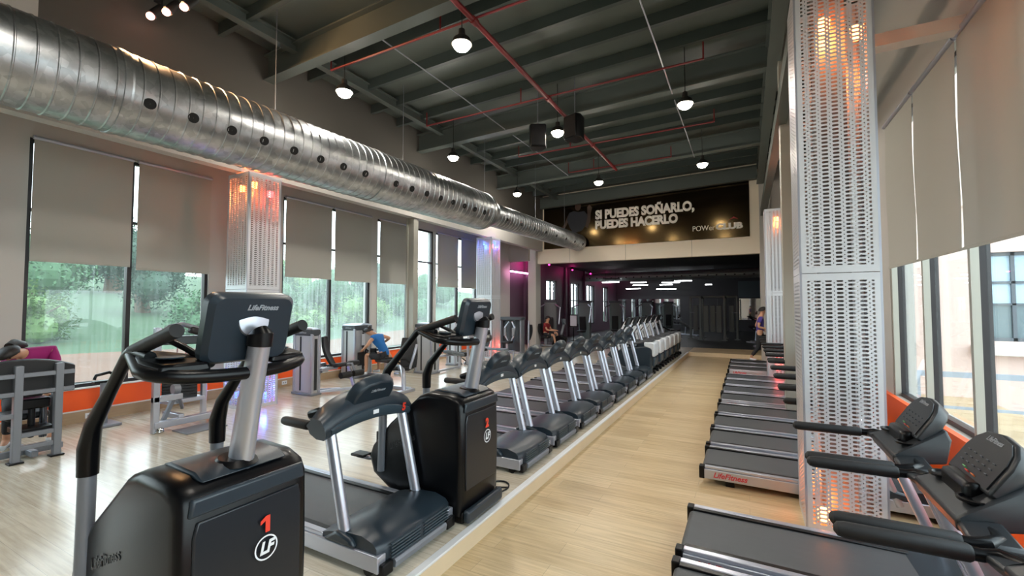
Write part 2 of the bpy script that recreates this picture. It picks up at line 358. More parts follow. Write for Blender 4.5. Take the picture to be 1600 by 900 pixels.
# far wall over the opening and the darker room behind it
struct(bx('wall_far', FARM, -7.98, 0.58, 17.2, 17.45, 3.67, 7.0))
m = MB()
for x in (-6.4, -4.1, -1.7): m.bb(x - 0.006, x + 0.006, 17.197, 17.2, 3.67, 6.9)
struct(m.build('trim_8', mat('panel_joint', rgb(150, 142, 128), 0.7), smooth=False))
struct(bx('wall_far_right', WALLM, 0.58, 4.2, 17.3, 17.45, 4.3, 7.0))
struct(bx('wall_far_left', WALLM, XL, -7.98, 16.5, 16.7, 3.75, 6.6))
BWIN = [(20.5, 21.9), (24.0, 25.5), (26.9, 28.5), (30.6, 31.8)]
m = MB(); ys = [16.6] + [q for p in BWIN for q in p] + [34.2]
for i in range(0, len(ys), 2): m.bb(XL - 0.25, XL, ys[i], ys[i + 1], 0, 4.1)
for a, b in BWIN: m.bb(XL - 0.25, XL, a, b, 0, 0.7); m.bb(XL - 0.25, XL, a, b, 3.2, 4.1)
struct(m.build('wall_left_rear', BACKP, smooth=False))
for i, (a, b) in enumerate(BWIN):
    r = struct(thing('window_%d' % (i + 9), None, None, (XL - 0.1, a, 0.7))); f = MB(); w = b - a
    for p, q in ((0, 0.06), (w - 0.06, w), (w / 2 - 0.025, w / 2 + 0.025)): f.bb(-0.04, 0.05, p, q, 0, 2.5)
    for p, q in ((0, 0.06), (2.44, 2.5), (1.45, 1.5)): f.bb(-0.04, 0.05, 0, w, p, q)
    f.build('window_frame', FRAMED, r, smooth=False); MB().bb(-0.004, 0.004, 0.05, w - 0.05, 0.05, 2.45).build('window_pane', GLASS2, r, smooth=False)
struct(bx('wall_rear', BACKW, XL - 0.25, 4.2, 34, 34.2, 0, 4.1))
struct(bx('wall_right_rear', BACKW, 4.0, 4.2, 17.3, 34.2, 0, 4.3))
struct(bx('ceiling_rear', mat('back_room_ceiling', rgb(34, 36, 38), 0.7), XL - 0.25, 4.2, 17.45, 34.2, 4.0, 4.1))
struct(bx('wall_right_return', WALLM, XR, 4.2, 17.2, 17.3, 0, 4.3))
for y in (17.9, 18.9, 22.9, 23.5, 26.2):      # plum pilasters between the back room windows
    struct(bx('pilaster_rear', BACKP, XL, XL + 0.12, y, y + 0.25, PZ, 4.0))

# ================================================================ OUTSIDE
GRASS = mat('hillside_grass', rgb(50, 78, 46), 0.9, var=0.35, vscale=0.35)
EARTH = mat('red_earth_bank', rgb(100, 72, 54), 0.9, var=0.2, vscale=0.6)
LEAF = [mat('leaf_green_%s' % n_, c, 0.7, var=0.3, vscale=1.2) for n_, c in (('mid', rgb(60, 100, 62)), ('deep', rgb(40, 72, 52)), ('yellow', rgb(96, 128, 70)))]
BARK = mat('bark', rgb(96, 82, 66), 0.9)
L_ = [[Vector((x, -40, z)), Vector((x, 90, z))] for x, z in ((-9.2, -0.3), (-16, -0.2), (-24, 0.3), (-60, 5.0), (-120, 9.0))]
gm = MB()
for i in range(4): gm.add([L_[i][0], L_[i][1], L_[i + 1][1], L_[i + 1][0]], [(0, 1, 2, 3)])
struct(gm.build('ground_hillside', GRASS))
gm = MB(); pts = []
for i in range(13):
    y = -8 + i * 3.0; pts.append((-15.5 + 0.7 * math.sin(i * 1.3), y, -20.5 + 1.0 * math.sin(i * 0.9 + 1)))
for i in range(12):
    a, b = pts[i], pts[i + 1]
    z = lambda x: 0.04 + (-0.2 + (-(x) - 16) / 8 * 0.5 if x < -16 else -0.2)
    gm.add([(a[0], a[1], z(a[0])), (b[0], b[1], z(b[0])), (b[2], b[1], z(b[2])), (a[2], a[1], z(a[2]))], [(0, 1, 2, 3)])
struct(gm.build('ground_path', EARTH))
struct(bx('ground_court', mat('court_paving', rgb(160, 150, 142), 0.8), XR + 0.25, 40, -20, 60, -0.6, -0.4))

def tree(x, y, h, w, lf, label, cat='tree', shrub=False, nl=1500):
    gz = -0.25 if x > -24 else (-x - 24) * 0.13 + 0.3
    t = thing('bush' if shrub else 'tree', label, cat, (x, y, gz), random.random() * 6, 'greenery outside the left windows')
    k = MB(); k.tube([(0, 0, -0.1), (0.1, 0, h * 0.3), (-0.1, 0.1, h * 0.62)], [w * 0.06 + 0.05, w * 0.045 + 0.04, 0.05], 8)
    for q in range(4):
        a = q * 1.7; k.tube([(0, 0, h * (0.25 + 0.08 * q)), (math.cos(a) * w * 0.25, math.sin(a) * w * 0.25, h * (0.5 + 0.08 * q))], [0.06, 0.02], 6)
    k.build('trunk', BARK, t)
    b = MB(); blobs = []
    for q in range(9):
        a = random.random() * 2 * PI; rr = w * 0.3 * math.sqrt(random.random())
        zz = h * ((0.15 if shrub else 0.38) + 0.55 * random.random()); blobs.append((Vector((rr * math.cos(a), rr * math.sin(a), zz)), w * (0.2 + 0.12 * random.random())))
    cr = MB()
    for c, r in blobs:
        cr.ball(c, r * 0.62, 10, 7)
    b.v += cr.v; b.f += cr.f
    for q in range(nl):
        c, r = random.choice(blobs); d = Vector((random.gauss(0, 1), random.gauss(0, 1), random.gauss(0, 1))).normalized() * r * (0.55 + 0.5 * random.random())
        p = c + d
        if p.z < 0.05: continue
        s = 0.07 + 0.09 * random.random() + w * 0.010; u = Vector((random.gauss(0, 1), random.gauss(0, 1), random.gauss(0, 1))).normalized(); v = u.orthogonal().normalized()
        b.add([p - u * s * 0.5, p + v * s * 0.28, p + u * s * 0.6, p - v * s * 0.28], [(0, 1, 2, 3)])
    b.build('foliage', lf, t, smooth=False)
    return t
TR = [(-19, 1.0, 2.3, 2.6, 2, 1), (-26, 3.2, 5.2, 4.6, 1, 0), (-30, 8.0, 4.6, 5.0, 0, 0), (-25, 6.6, 3.0, 3.6, 2, 1), (-33, 13.5, 5.0, 6.0, 1, 0), (-24, 12.5, 2.6, 3.6, 0, 1), (-30, 19.5, 4.6, 5.2, 0, 0), (-23, 17.5, 2.4, 3.4, 2, 1),
      (-32, 27, 4.4, 6.0, 0, 0), (-25, 24, 2.8, 4.0, 2, 1), (-34, 36, 4.2, 7.0, 1, 0), (-28, 32, 3.0, 5.0, 0, 1), (-36, 46, 4.6, 8.0, 0, 0), (-27, 42, 3.0, 5.4, 2, 1), (-40, 1, 7.0, 8.0, 0, 0), (-44, 16, 6.0, 9.0, 1, 0), (-46, 31, 5.6, 9.0, 2, 0), (-50, 50, 5.4, 10, 1, 0)]
TN = ['yellow green bush by the near end of the earth path', 'dark tree rising highest behind the first window', 'mid green tree in the right half of the first window', 'yellow green bush low in the second half of the first window',
      'dark broad tree behind the streaked second window', 'mid green bush low behind the second window', 'mid green tree behind the third window pillar', 'yellow green bush low behind the man in blue',
      'mid green tree behind the unshaded window pane', 'yellow green bush low behind the unshaded pane', 'dark wide tree behind the fourth window', 'mid green bush low behind the fourth window',
      'mid green tree farthest along the hillside path', 'yellow green bush farthest along the hillside', 'large pale tree up the slope in the first window', 'dark tree up the slope between the first two windows', 'yellow green tree up the slope behind the second window', 'dark hilltop tree behind the third window']
for (x, y, h, w, li, sh), lb in zip(TR, TN): tree(x, y, h * (0.84 if y < 22 else 0.62), w, LEAF[li], lb, 'bush' if sh else 'tree', bool(sh), 5200)

# pale building across the court on the right
b = thing('building', 'pale pink rendered building with a dark-framed window, outside the right windows', 'building', (2.4, 12.5, -0.4))
FAC = mat('pale_pink_render', rgb(222, 196, 186), 0.8, var=0.04, vscale=2)
m = MB(); WX0, WX1, WZ0, WZ1 = 1.92, 3.7, 1.57, 3.38
m.bb(0, WX0, 0, 0.4, 0, 9); m.bb(WX1, 12, 0, 0.4, 0, 9); m.bb(WX0, WX1, 0, 0.4, 0, WZ0); m.bb(WX0, WX1, 0, 0.4, WZ1, 9); m.bb(0, 12, 0.4, 4, 0, 9)
m.build('wall', FAC, b, smooth=False)
MB().bb(WX0 - 0.25, WX1 + 0.3, -0.22, 0, WZ0 - 0.28, WZ0 - 0.08).build('window_ledge', mat('pale_ledge', rgb(214, 204, 198), 0.7), b, bevel=0.02)
MB().bb(0, 12, -0.12, 0, 4.35, 4.6).build('cornice', FAC, b, bevel=0.02)
f = MB()
for p, q in ((WX0, WX0 + 0.07), (WX1 - 0.07, WX1), (2.36, 2.42), (3.0, 3.06)): f.bb(p, q, 0.12, 0.2, WZ0, WZ1)
for p, q in ((WZ0, WZ0 + 0.07), (WZ1 - 0.07, WZ1), (2.74, 2.79), (2.30, 2.34)): f.bb(WX0, WX1, 0.12, 0.2, p, q)
f.build('window_frame', mat('slate_window_frame', rgb(84, 92, 100), 0.4), b, smooth=False)
MB().bb(WX0 + 0.05, WX1 - 0.05, 0.16, 0.17, WZ0 + 0.05, 2.31).build('lower_pane', mat('dark_pane', rgb(92, 112, 118), 0.1), b, smooth=False)
MB().bb(WX0 + 0.05, WX1 - 0.05, 0.16, 0.17, 2.33, WZ1 - 0.05).build('upper_pane', mat('sky_reflection_blue', rgb(176, 204, 224), 0.4), b, smooth=False)  # sky reflection put into the pane as a pale blue colour
RAILM = mat('blue_grey_railing', rgb(150, 160, 172), 0.5)
r = thing('railing', 'pale metal railing along the court outside the right windows', 'railing', (2.3, 9.0, -0.4))
m = MB(); m.bb(0, 9, -0.03, 0.03, 1.22, 1.3); m.bb(0, 9, -0.02, 0.02, 0.75, 0.79); m.build('rail', RAILM, r, smooth=False)
for k in range(7): MB().bb(k * 1.45, k * 1.45 + 0.05, -0.025, 0.025, 0, 1.24).build('post', RAILM, r, smooth=False)

# ================================================================ FIXTURES
PERF = {}
def perf(w, h):
    k = (round(w, 2), round(h, 2))
    if k not in PERF: PERF[k] = perforated('perforated_aluminium_%d_%d' % (w * 100, h * 100), w / 2, h / 2, rgb(214, 217, 222))
    return PERF[k]
CORE = mat('galvanised_column_core', rgb(112, 112, 112), 0.6)
def glow(name, c, e): return mat(name, c, 0.5, emit=e)
G_OR = glow('orange_lamp_glow', (1.0, 0.16, 0.03, 1), 18); G_RD = glow('red_lamp_glow', (1.0, 0.05, 0.05, 1), 14); G_BL = glow('blue_lamp_glow', (0.05, 0.14, 1.0, 1), 4); G_PK = glow('pink_lamp_glow', (1.0, 0.02, 0.28, 1), 12)
COLL = {'o': ((1.0, 0.25, 0.06), G_OR), 'r': ((1.0, 0.08, 0.06), G_RD), 'b': ((0.08, 0.2, 1.0), G_BL)}
def column_cover(cx, cy, s, z0, zs, z1, label, lamps, group='perforated column covers'):
    t = thing('column_cover', label, 'column cover', (cx, cy, z0), 0, group)
    for a, b in ((z0, zs), (zs + 0.006, z1)):
        h = b - a; mm = perf(s, h); zc = (a + b) / 2 - z0
        for ax in (0, 1):
            for sg in (-1, 1):
                d = (s, 0.003, h) if ax == 0 else (0.003, s, h)
                p = (0, sg * s / 2, zc) if ax == 0 else (sg * s / 2, 0, zc)
                MB().box((0, 0, 0), d).build('perforated_panel', mm, t, smooth=False, loc=p)
    e = MB()
    for sx in (-1, 1):
        for sy in (-1, 1): e.bb(sx * (s / 2 - 0.006) - 0.008, sx * (s / 2 - 0.006) + 0.008, sy * (s / 2 - 0.006) - 0.008, sy * (s / 2 - 0.006) + 0.008, 0, z1 - z0)
    e.build('corner_trim', STEEL, t, smooth=False)
    k = MB(); k.bb(-0.11, 0.11, -0.12, 0.12, 0, z1 - z0 + 0.02); k.build('steel_core', CORE, t, smooth=False)
    for (dx, dy, z, c, pw) in lamps:
        col, gm_ = COLL[c]
        MB().lathe([(0.03, -0.05), (0.045, -0.05), (0.05, 0.05), (0.03, 0.05)], 14).build('colour_lamp', gm_, t, loc=(dx, dy, z - z0))
        ld = bpy.data.lights.new('colour_lamp_light', 'POINT'); ld.color = col; ld.energy = pw; ld.shadow_soft_size = 0.04
        lo = bpy.data.objects.new('colour_lamp_light', ld); C.objects.link(lo); lo.parent = t; lo.location = (dx * 1.0, dy * 1.0, z - z0 + (-0.12 if z > 2 else 0.12))
    return t
column_cover(0.70, 4.83, 0.56, 0.0, 2.17, 4.75, 'tall perforated metal column cover beside the near right treadmills, glowing orange on top', [(-0.05, -0.19, 4.36, 'o', 9), (0.19, -0.15, 4.25, 'o', 3), (-0.14, -0.19, 0.12, 'o', 4)])
column_cover(-7.75, 4.79, 0.60, PZ, 2.17, 4.19, 'left perforated column cover with orange light on top and blue light at its foot', [(0.19, -0.14, 4.0, 'o', 6), (0.19, 0.16, 3.9, 'r', 5), (0.19, 0.12, 0.3, 'b', 9), (0.19, 0.0, 0.24, 'r', 2), (-0.05, -0.2, 3.95, 'o', 4), (-0.05, -0.2, 0.35, 'b', 3)])
column_cover(-7.75, 12.93, 0.60, PZ, 2.17, 4.19, 'far left perforated column cover with blue light on top and red light at its foot', [(-0.05, -0.2, 4.0, 'b', 10), (0.19, -0.1, 3.9, 'r', 5), (0.19, 0.1, 0.4, 'r', 7), (0.1, 0.2, 4.05, 'b', 5)])
column_cover(0.73, 12.93, 0.56, 0.0, 2.2, 4.3, 'far right perforated column cover with a small orange glow on top, beyond the bare pillar', [(-0.02, -0.19, 4.05, 'o', 9), (-0.05, -0.19, 0.35, 'r', 8)])

# roller blinds
BLIND = mat('grey_beige_blind_fabric', rgb(180, 179, 171), 0.85, bump=0.05, bscale=500)
n_ = BLIND.node_tree.nodes; l_ = BLIND.node_tree.links; tb = n_.new('ShaderNodeBsdfTranslucent'); tb.inputs[0].default_value = rgb(176, 168, 152); mb_ = n_.new('ShaderNodeMixShader'); mb_.inputs[0].default_value = 0.15
l_.new(n_['Principled BSDF'].outputs[0], mb_.inputs[1]); l_.new(tb.outputs[0], mb_.inputs[2]); l_.new(mb_.outputs[0], n_['Material Output'].inputs[0])
def blind(x, y0, y1, z0, z1, label, group, sg):
    t = thing('roller_blind', label, 'blind', (x, (y0 + y1) / 2, z0), 0, group); w = (y1 - y0) / 2; h = z1 - z0
    f = MB(); L = []
    for i in range(9):
        zz = h * i / 8; L.append([Vector((0.006 * math.sin(i * 0.9) - 0.001, -w, zz)), Vector((0.006 * math.sin(i * 0.9 + 0.7) - 0.001, w, zz)), Vector((0.006 * math.sin(i * 0.9 + 0.7) + 0.001, w, zz)), Vector((0.006 * math.sin(i * 0.9) + 0.001, -w, zz))])
    f.loft(L).build('fabric', BLIND, t, smooth=False)
    MB().bb(-0.008, 0.008, -w, w, -0.022, 0.004).build('bottom_bar', BLIND, t, bevel=0.003)
    MB().cyl((0, -w - 0.01, h), (0, w + 0.01, h), 0.028, 14).build('roller_tube', STEEL, t)
    return t
LB = [(2.28, 3.42, 2.54), (3.50, 4.62, 2.50), (6.15, 7.36, 2.54), (7.46, 8.64, 2.52), (8.96, 10.16, 2.53), (11.52, 12.68, 2.53), (12.86, 13.98, 2.53)]
LBN = ['leftmost roller blind of the left wall', 'roller blind between the leftmost blind and the perforated column', 'roller blind just past the left perforated column', 'second roller blind past the left perforated column', 'roller blind left of the slim bare pillar', 'roller blind just past the unshaded window pane', 'last roller blind before the blue-lit column cover']
for (a, b_, z), lb in zip(LB, LBN): blind(XL + 0.05, a, b_, z, HZ - 0.01, 'grey beige ' + lb, 'roller blinds over the left windows', 1)
RB = [(6.66, 7.78), (5.46, 6.62), (4.28, 5.42), (3.08, 4.24)]
RBN = ['roller blind next to the tall perforated column cover', 'roller blind second from the tall perforated column', 'roller blind third from the tall perforated column', 'roller blind cut by the right edge of the photo']
for (a, b_), lb in zip(RB, RBN): blind(XR - 0.02, a, b_, 2.42, RZ1 + 0.02, 'grey beige ' + lb + ' on the right windows', 'roller blinds over the right windows', -1)

# spiral duct
GALV = bpy.data.materials.new('galvanised_spiral_steel'); GALV.use_nodes = True
n_ = GALV.node_tree.nodes; l_ = GALV.node_tree.links; pb = n_['Principled BSDF']; pb.inputs['Metallic'].default_value = 0.95
tc = n_.new('ShaderNodeTexCoord'); v1 = n_.new('ShaderNodeTexVoronoi'); v1.inputs['Scale'].default_value = 14; nz1 = n_.new('ShaderNodeTexNoise'); nz1.inputs['Scale'].default_value = 3.5; nz1.inputs['Detail'].default_value = 5
l_.new(tc.outputs['Object'], v1.inputs[0]); l_.new(tc.outputs['Object'], nz1.inputs[0])
r1 = n_.new('ShaderNodeValToRGB'); r1.color_ramp.elements[0].position = 0.3; r1.color_ramp.elements[0].color = (0.34, 0.36, 0.38, 1); r1.color_ramp.elements[1].position = 0.75; r1.color_ramp.elements[1].color = (0.66, 0.68, 0.70, 1)
mx1 = n_.new('ShaderNodeMix'); mx1.inputs[0].default_value = 0.3; l_.new(nz1.outputs[0], mx1.inputs[2]); l_.new(v1.outputs['Color'], mx1.inputs[3]); l_.new(mx1.outputs[0], r1.inputs[0]); l_.new(r1.outputs[0], pb.inputs['Base Color'])
mr1 = n_.new('ShaderNodeMapRange'); mr1.inputs['To Min'].default_value = 0.24; mr1.inputs['To Max'].default_value = 0.42; l_.new(nz1.outputs[0], mr1.inputs[0]); l_.new(mr1.outputs[0], pb.inputs['Roughness'])
bp1 = n_.new('ShaderNodeBump'); bp1.inputs['Strength'].default_value = 0.12; bp1.inputs['Distance'].default_value = 0.02; l_.new(nz1.outputs[0], bp1.inputs['Height']); l_.new(bp1.outputs[0], pb.inputs['Normal'])
HOLE = mat('hole_shade_black', rgb(10, 11, 12), 0.8)  # black discs on the duct skin stand for the shade inside holes
DX = -6.82; DY0 = -3.5; dz0 = 4.43
OUT_BIG = [2.53, 2.98, 3.44, 3.88, 4.34, 4.80, 5.24, 5.71, 6.46, 6.9, 7.35, 7.8, 8.24, 8.68, 9.1, 9.53]
OUT_SMALL = [10.9 + 0.83 * k for k in range(8)]
t = thing('air_duct', 'long galvanised spiral duct with a row of air holes, along the left windows', 'air duct', (DX, DY0, dz0)); t.rotation_euler = (0, 0, -math.atan(0.043))
RD = 0.485; RS = 0.325
def spiral(y0, y1, r, pitch):
    prof = []; y = y0
    while y < y1 - 0.03:
        prof += [(r, y), (r, y + pitch - 0.022), (r + 0.009, y + pitch - 0.014), (r + 0.009, y + pitch - 0.007)]; y += pitch
    prof.append((r, y1)); return prof
cuts = [0.0, 5.82, 9.7, 13.5]
for a, b_ in zip(cuts[:-1], cuts[1:]):
    MB().lathe(spiral(a, b_, RD, 0.155), 48, ax='y', caps=False).build('duct_section', GALV, t, angle=25)
    MB().lathe([(RD + 0.002, b_ - 0.035), (RD + 0.016, b_ - 0.03), (RD + 0.016, b_ + 0.03), (RD + 0.002, b_ + 0.035)], 48, ax='y', caps=False).build('joint_band', GALV, t)
MB().lathe([(RD, 13.5), (RD, 13.6), (RS + 0.03, 13.95), (RS, 14.0)], 48, ax='y', caps=False).build('reducer', GALV, t)
MB().lathe(spiral(14.0, 20.4, RS, 0.155), 40, ax='y', caps=False).build('duct_section', GALV, t, angle=25)
MB().lathe([(RS + 0.004, 20.35), (RS + 0.01, 20.41), (RS - 0.02, 20.45), (0.02, 20.46)], 40, ax='y').build('end_cap', GALV, t)
e0 = math.radians(-21.5)
def outlet(y, r, hr, el):
    nx, nz_ = math.cos(el), math.sin(el); c = Vector((nx * (r + 0.002), 0, nz_ * (r + 0.002))); M_ = Matrix(((0, -nz_, nx), (1, 0, 0), (0, nx, nz_)))
    # local z -> outward normal, x -> along duct
    m_ = MB(); loops = []
    for rr, zz in ((hr * 1.12, -0.006), (hr * 1.12, 0.010), (hr, 0.010), (hr, 0.006), (0.002, 0.005)):
        loops.append([Vector((0, y - DY0, 0)) + c + M_ @ Vector((rr * math.cos(2 * PI * k / 18), rr * math.sin(2 * PI * k / 18), zz)) for k in range(18)])
    m_.loft(loops, caps=False).build('air_hole_disc', HOLE, t)
for y in OUT_BIG: outlet(y, RD, 0.055, e0)
for y in OUT_SMALL: outlet(y, RS, 0.042, e0)
for y in (1.0, 4.3, 7.1, 10.2, 13.2, 15.6): MB().tube([(0, y - DY0, RD if y < 10.2 else RS), (0, y - DY0, zr(-6.4) - 4.43)], 0.006, 6).build('hanger_rod', STEELD, t)

# pendant lamps
LAMPE = mat('warm_lamp_glow', (1.0, 0.88, 0.66, 1), 0.5, emit=42); CORD = mat('dark_cord', rgb(26, 28, 28), 0.6)
LAMPS = [(-3.5, 5.09, 'pendant lamp above the gap between the red main pipe and the first beam'), (-6.1, 5.3, 'pendant lamp over the near part of the spiral duct'), (-6.41, 8.97, 'pendant lamp over the middle of the spiral duct'), (-6.65, 12.94, 'pendant lamp by the duct reducer, leftmost of the row before the banner'), (-3.85, 12.86, 'pendant lamp in front of the upper edge of the banner, middle of its row'), (-0.94, 12.48, 'pendant lamp above the right end of the banner'), (-0.92, 8.56, 'pendant lamp on the right, hanging free before the right girder'), (-3.5, 8.71, 'pendant lamp between the two black loudspeakers'),
    (-3.6, 1.3, 'pendant lamp added out of view above the camera, over the platform'), (-0.9, 1.3, 'pendant lamp added out of view above the camera, over the aisle')]  # these two are unseen, added to light the near floor
lamp0 = None
for x, y, lb in LAMPS:
    if lamp0 is None:
        lamp0 = thing('pendant_lamp', 'glowing ' + lb, 'lamp', (x, y, 5.6), 0, 'pendant lamps under the roof')
        MB().tube([(0, 0, 0.2), (0, 0, zr(-0.8) - 5.6)], 0.008, 6).build('cord', CORD, lamp0)
        MB().lathe([(0.02, 0.24), (0.045, 0.22), (0.05, 0.14), (0.12, 0.08), (0.15, 0.0), (0.14, 0.0), (0.11, 0.06), (0.04, 0.1)], 24).build('shade', CORD, lamp0)
        MB().ball((0, 0, 0.0), 0.125, 20, 12, (1, 1, 0.75)).build('bulb', LAMPE, lamp0)
        L0 = lamp0
    else: L0 = dup(lamp0, (x, y, 5.6), 0, 'glowing ' + lb)
    for kind, en in (('SPOT', LAMP_W), ('POINT', LAMP_W * 0.19)):      # most light goes down, the glass globe spills the rest
        ld = bpy.data.lights.new('pendant_light', kind); ld.color = (1.0, 0.95, 0.88); ld.energy = en; ld.shadow_soft_size = 0.12
        if kind == 'SPOT': ld.spot_size = 2.75; ld.spot_blend = 0.35
        lo = bpy.data.objects.new('pendant_light', ld); C.objects.link(lo); lo.location = (x, y, 5.45)
# track spotlights over the near end of the duct
for k, (x, lb) in enumerate(((-7.35, 'pink glowing track spotlight nearest the duct'), (-7.05, 'orange glowing track spotlight in the middle of three'), (-6.72, 'glowing track spotlight cut by the top edge'))):
    t = thing('track_spotlight', lb + ' above the dark wall', 'spotlight', (x, 3.0 + 0.06 * k, 6.0), 0, 'track spotlights at the top left')
    MB().tube([(0, 0.12, 0.18), (0, 0.0, 0.0)], [0.055, 0.06], 16).build('housing', CORD, t)
    MB().ball((0.01, -0.02, -0.03), 0.05, 14, 8).build('bulb', glow('warm_pink_glow', (1.0, 0.42, 0.34, 1), 5), t); MB().tube([(0, 0.12, 0.18), (0, 0.12, 0.32)], 0.012, 6).build('stem', CORD, t)
    ld = bpy.data.lights.new('spot_light', 'SPOT'); ld.color = (1.0, 0.55, 0.25); ld.energy = 55; ld.spot_size = 1.9; ld.shadow_soft_size = 0.05
    lo = bpy.data.objects.new('spot_light', ld); C.objects.link(lo); lo.location = (x - 0.02, 2.88, 5.9); lo.rotation_euler = (0.5, -0.95, 0)
tag(MB().bb(-7.55, -6.3, 3.1, 3.16, 6.325, 6.36).build('lighting_track', CORD), 'thin black lighting track carrying three spotlights at the top left', 'track')

# red sprinkler pipework
REDPIPE = mat('red_pipe_paint', rgb(112, 24, 28), 0.45)
t = thing('sprinkler_pipe', 'dark red sprinkler main with side branches under the roof', 'pipe', (-3.35, 4.6, 5.95))
MB().tube([(0, 0, 0), (0, 8.4, 0)], 0.04, 12).build('main_pipe', REDPIPE, t)
for y, x0, x1 in ((0.58, -2.95, 4.0), (3.25, -3.0, 2.8), (6.1, -2.1, 2.8), (8.1, -1.4, 1.6)):
    br = MB().tube([(x0, y, 0.03), (x1, y, 0.05)], 0.018, 8).build('branch_pipe', REDPIPE, t)
    for xx in (x0, -0.6, x1): MB().tube([(xx, y, 0.04), (xx, y, 0.34)], 0.014, 6).build('riser', REDPIPE, br)
    MB().cyl((0, y - 0.05, 0), (0, y + 0.05, 0), 0.055, 12).build('coupling', REDPIPE, br)
for x, a, b_, lb in ((-4.95, 4.9, 9.1, 'thin grey conduit running along the roof left of the red main'), (-4.95, 9.4, 13.2, 'thin grey conduit behind the left loudspeaker'), (-1.2, 5.6, 9.0, 'thin grey conduit near the right pendant lamp'), (-1.2, 9.3, 13.2, 'thin grey conduit beyond the right pendant lamp')):
    tag(MB().tube([(x, a, 6.05), (x, (a + b_) / 2, 6.07), (x, b_, 6.05)], 0.012, 6).build('conduit', STEEL), lb, 'conduit')
# loudspeakers
for k, (x, y, rz, lb) in enumerate(((-3.93, 8.63, 0.5, 'left one of two black loudspeakers hung under the roof'), (-3.06, 8.53, -0.35, 'right one of two black loudspeakers hung under the roof'))):
    if k == 0:
        t = sp0 = thing('loudspeaker', lb, 'loudspeaker', (x, y, 5.3), rz, 'hung loudspeakers')
        MB().prism([(-0.16, -0.14), (0.16, -0.14), (0.19, -0.02), (0.11, 0.2), (-0.11, 0.2), (-0.19, -0.02)], 0, 0.5, 'z').build('cabinet', BLACK, t, bevel=0.02)
        MB().bb(-0.15, 0.15, -0.155, -0.14, 0.03, 0.47).build('grille', mat('speaker_grille', rgb(30, 32, 36), 0.5, 0.4), t, bevel=0.004)
        MB().tube([(0, 0.02, 0.5), (0, 0.02, 1.34)], 0.012, 6).build('bracket', STEELD, t)
    else: dup(sp0, (x, y, 5.3), rz, lb)
# banner
BLK = mat('glossy_black_banner', rgb(10, 8, 8), 0.13, spec=0.7)
BLK.node_tree.nodes['Principled BSDF'].inputs['IOR'].default_value = 1.6; BLK.node_tree.nodes['Principled BSDF'].inputs['Specular Tint'].default_value = (1.0, 0.70, 0.34, 1)
t = thing('banner', 'long black banner with white slogan on the far wall', 'banner', (-3.685, 17.2, 4.27))
MB().bb(-3.855, 3.855, -0.03, -0.001, 0, 1.93).build('panel', BLK, t, bevel=0.004)
def bt(name, body, x0, x1, z, size, m_, bold, shear=0.0, bev=0.0):
    return text_obj(name, body, size, m_, t, frame(((x0 + x1) / 2 + 3.685, -0.033, z - 4.27), (1, 0, 0), (0, 0, 1)), bold, shear, 0.0015, width=x1 - x0, bev=bev)
WT = mat('slogan_white', rgb(255, 250, 242), 0.5)
bt('slogan_text', 'SI PUEDES SO\u00d1ARLO,', -5.29, -1.58, 5.51, 0.47, WT, 0.006, bev=0.022)
bt('slogan_text', 'PUEDES HACERLO', -5.30, -2.16, 5.10, 0.45, WT, 0.006, bev=0.022)
bt('logo_text', 'POWer', -1.66, -0.93, 4.66, 0.27, WT, -0.002)
bt('logo_text', 'CLUB', -0.90, -0.04, 4.67, 0.28, WT, 0.004, bev=0.014)
MB().prism([(-0.14, 0), (0.0, 0.05), (0.16, 0.02), (0.02, 0.11)], -0.036, -0.032, 'y').build('logo_mark', mat('logo_red', rgb(150, 30, 34), 0.5), t, smooth=False, loc=(3.35, 0, 0.62))
SKP = mat('printed_skin', rgb(70, 48, 36), 0.5); NVP = mat('printed_navy_shirt', rgb(24, 29, 40), 0.5); BRP = mat('printed_brown_haze', rgb(52, 34, 24), 0.5)
def pr(poly, m_, d, nm): MB().prism([(x + 3.685, z - 4.27) for x, z in poly], -0.032 - d, -0.030, 'y').build(nm, m_, t, smooth=False)
pr([(-7.0, 4.6), (-6.85, 4.95), (-6.6, 5.3), (-6.45, 5.62), (-6.36, 5.6), (-6.5, 5.25), (-6.72, 4.9), (-6.9, 4.58)], SKP, 0.001, 'printed_arm')
pr([(-5.62, 5.02), (-5.5, 5.3), (-5.48, 5.62), (-5.42, 5.85), (-5.52, 5.98), (-5.62, 5.9), (-5.62, 5.5), (-5.72, 5.1)], SKP, 0.001, 'printed_arm')
pr([(-6.4, 5.72), (-6.2, 5.78), (-6.0, 5.72), (-5.75, 5.74), (-5.6, 5.55), (-5.68, 5.2), (-5.85, 4.95), (-6.2, 4.85), (-6.38, 5.1), (-6.5, 5.45)], NVP, 0.0015, 'printed_shirt')
pr([(-6.02 + 0.13 * math.cos(a * PI / 8), 5.95 + 0.17 * math.sin(a * PI / 8)) for a in range(16)], SKP, 0.002, 'printed_head')
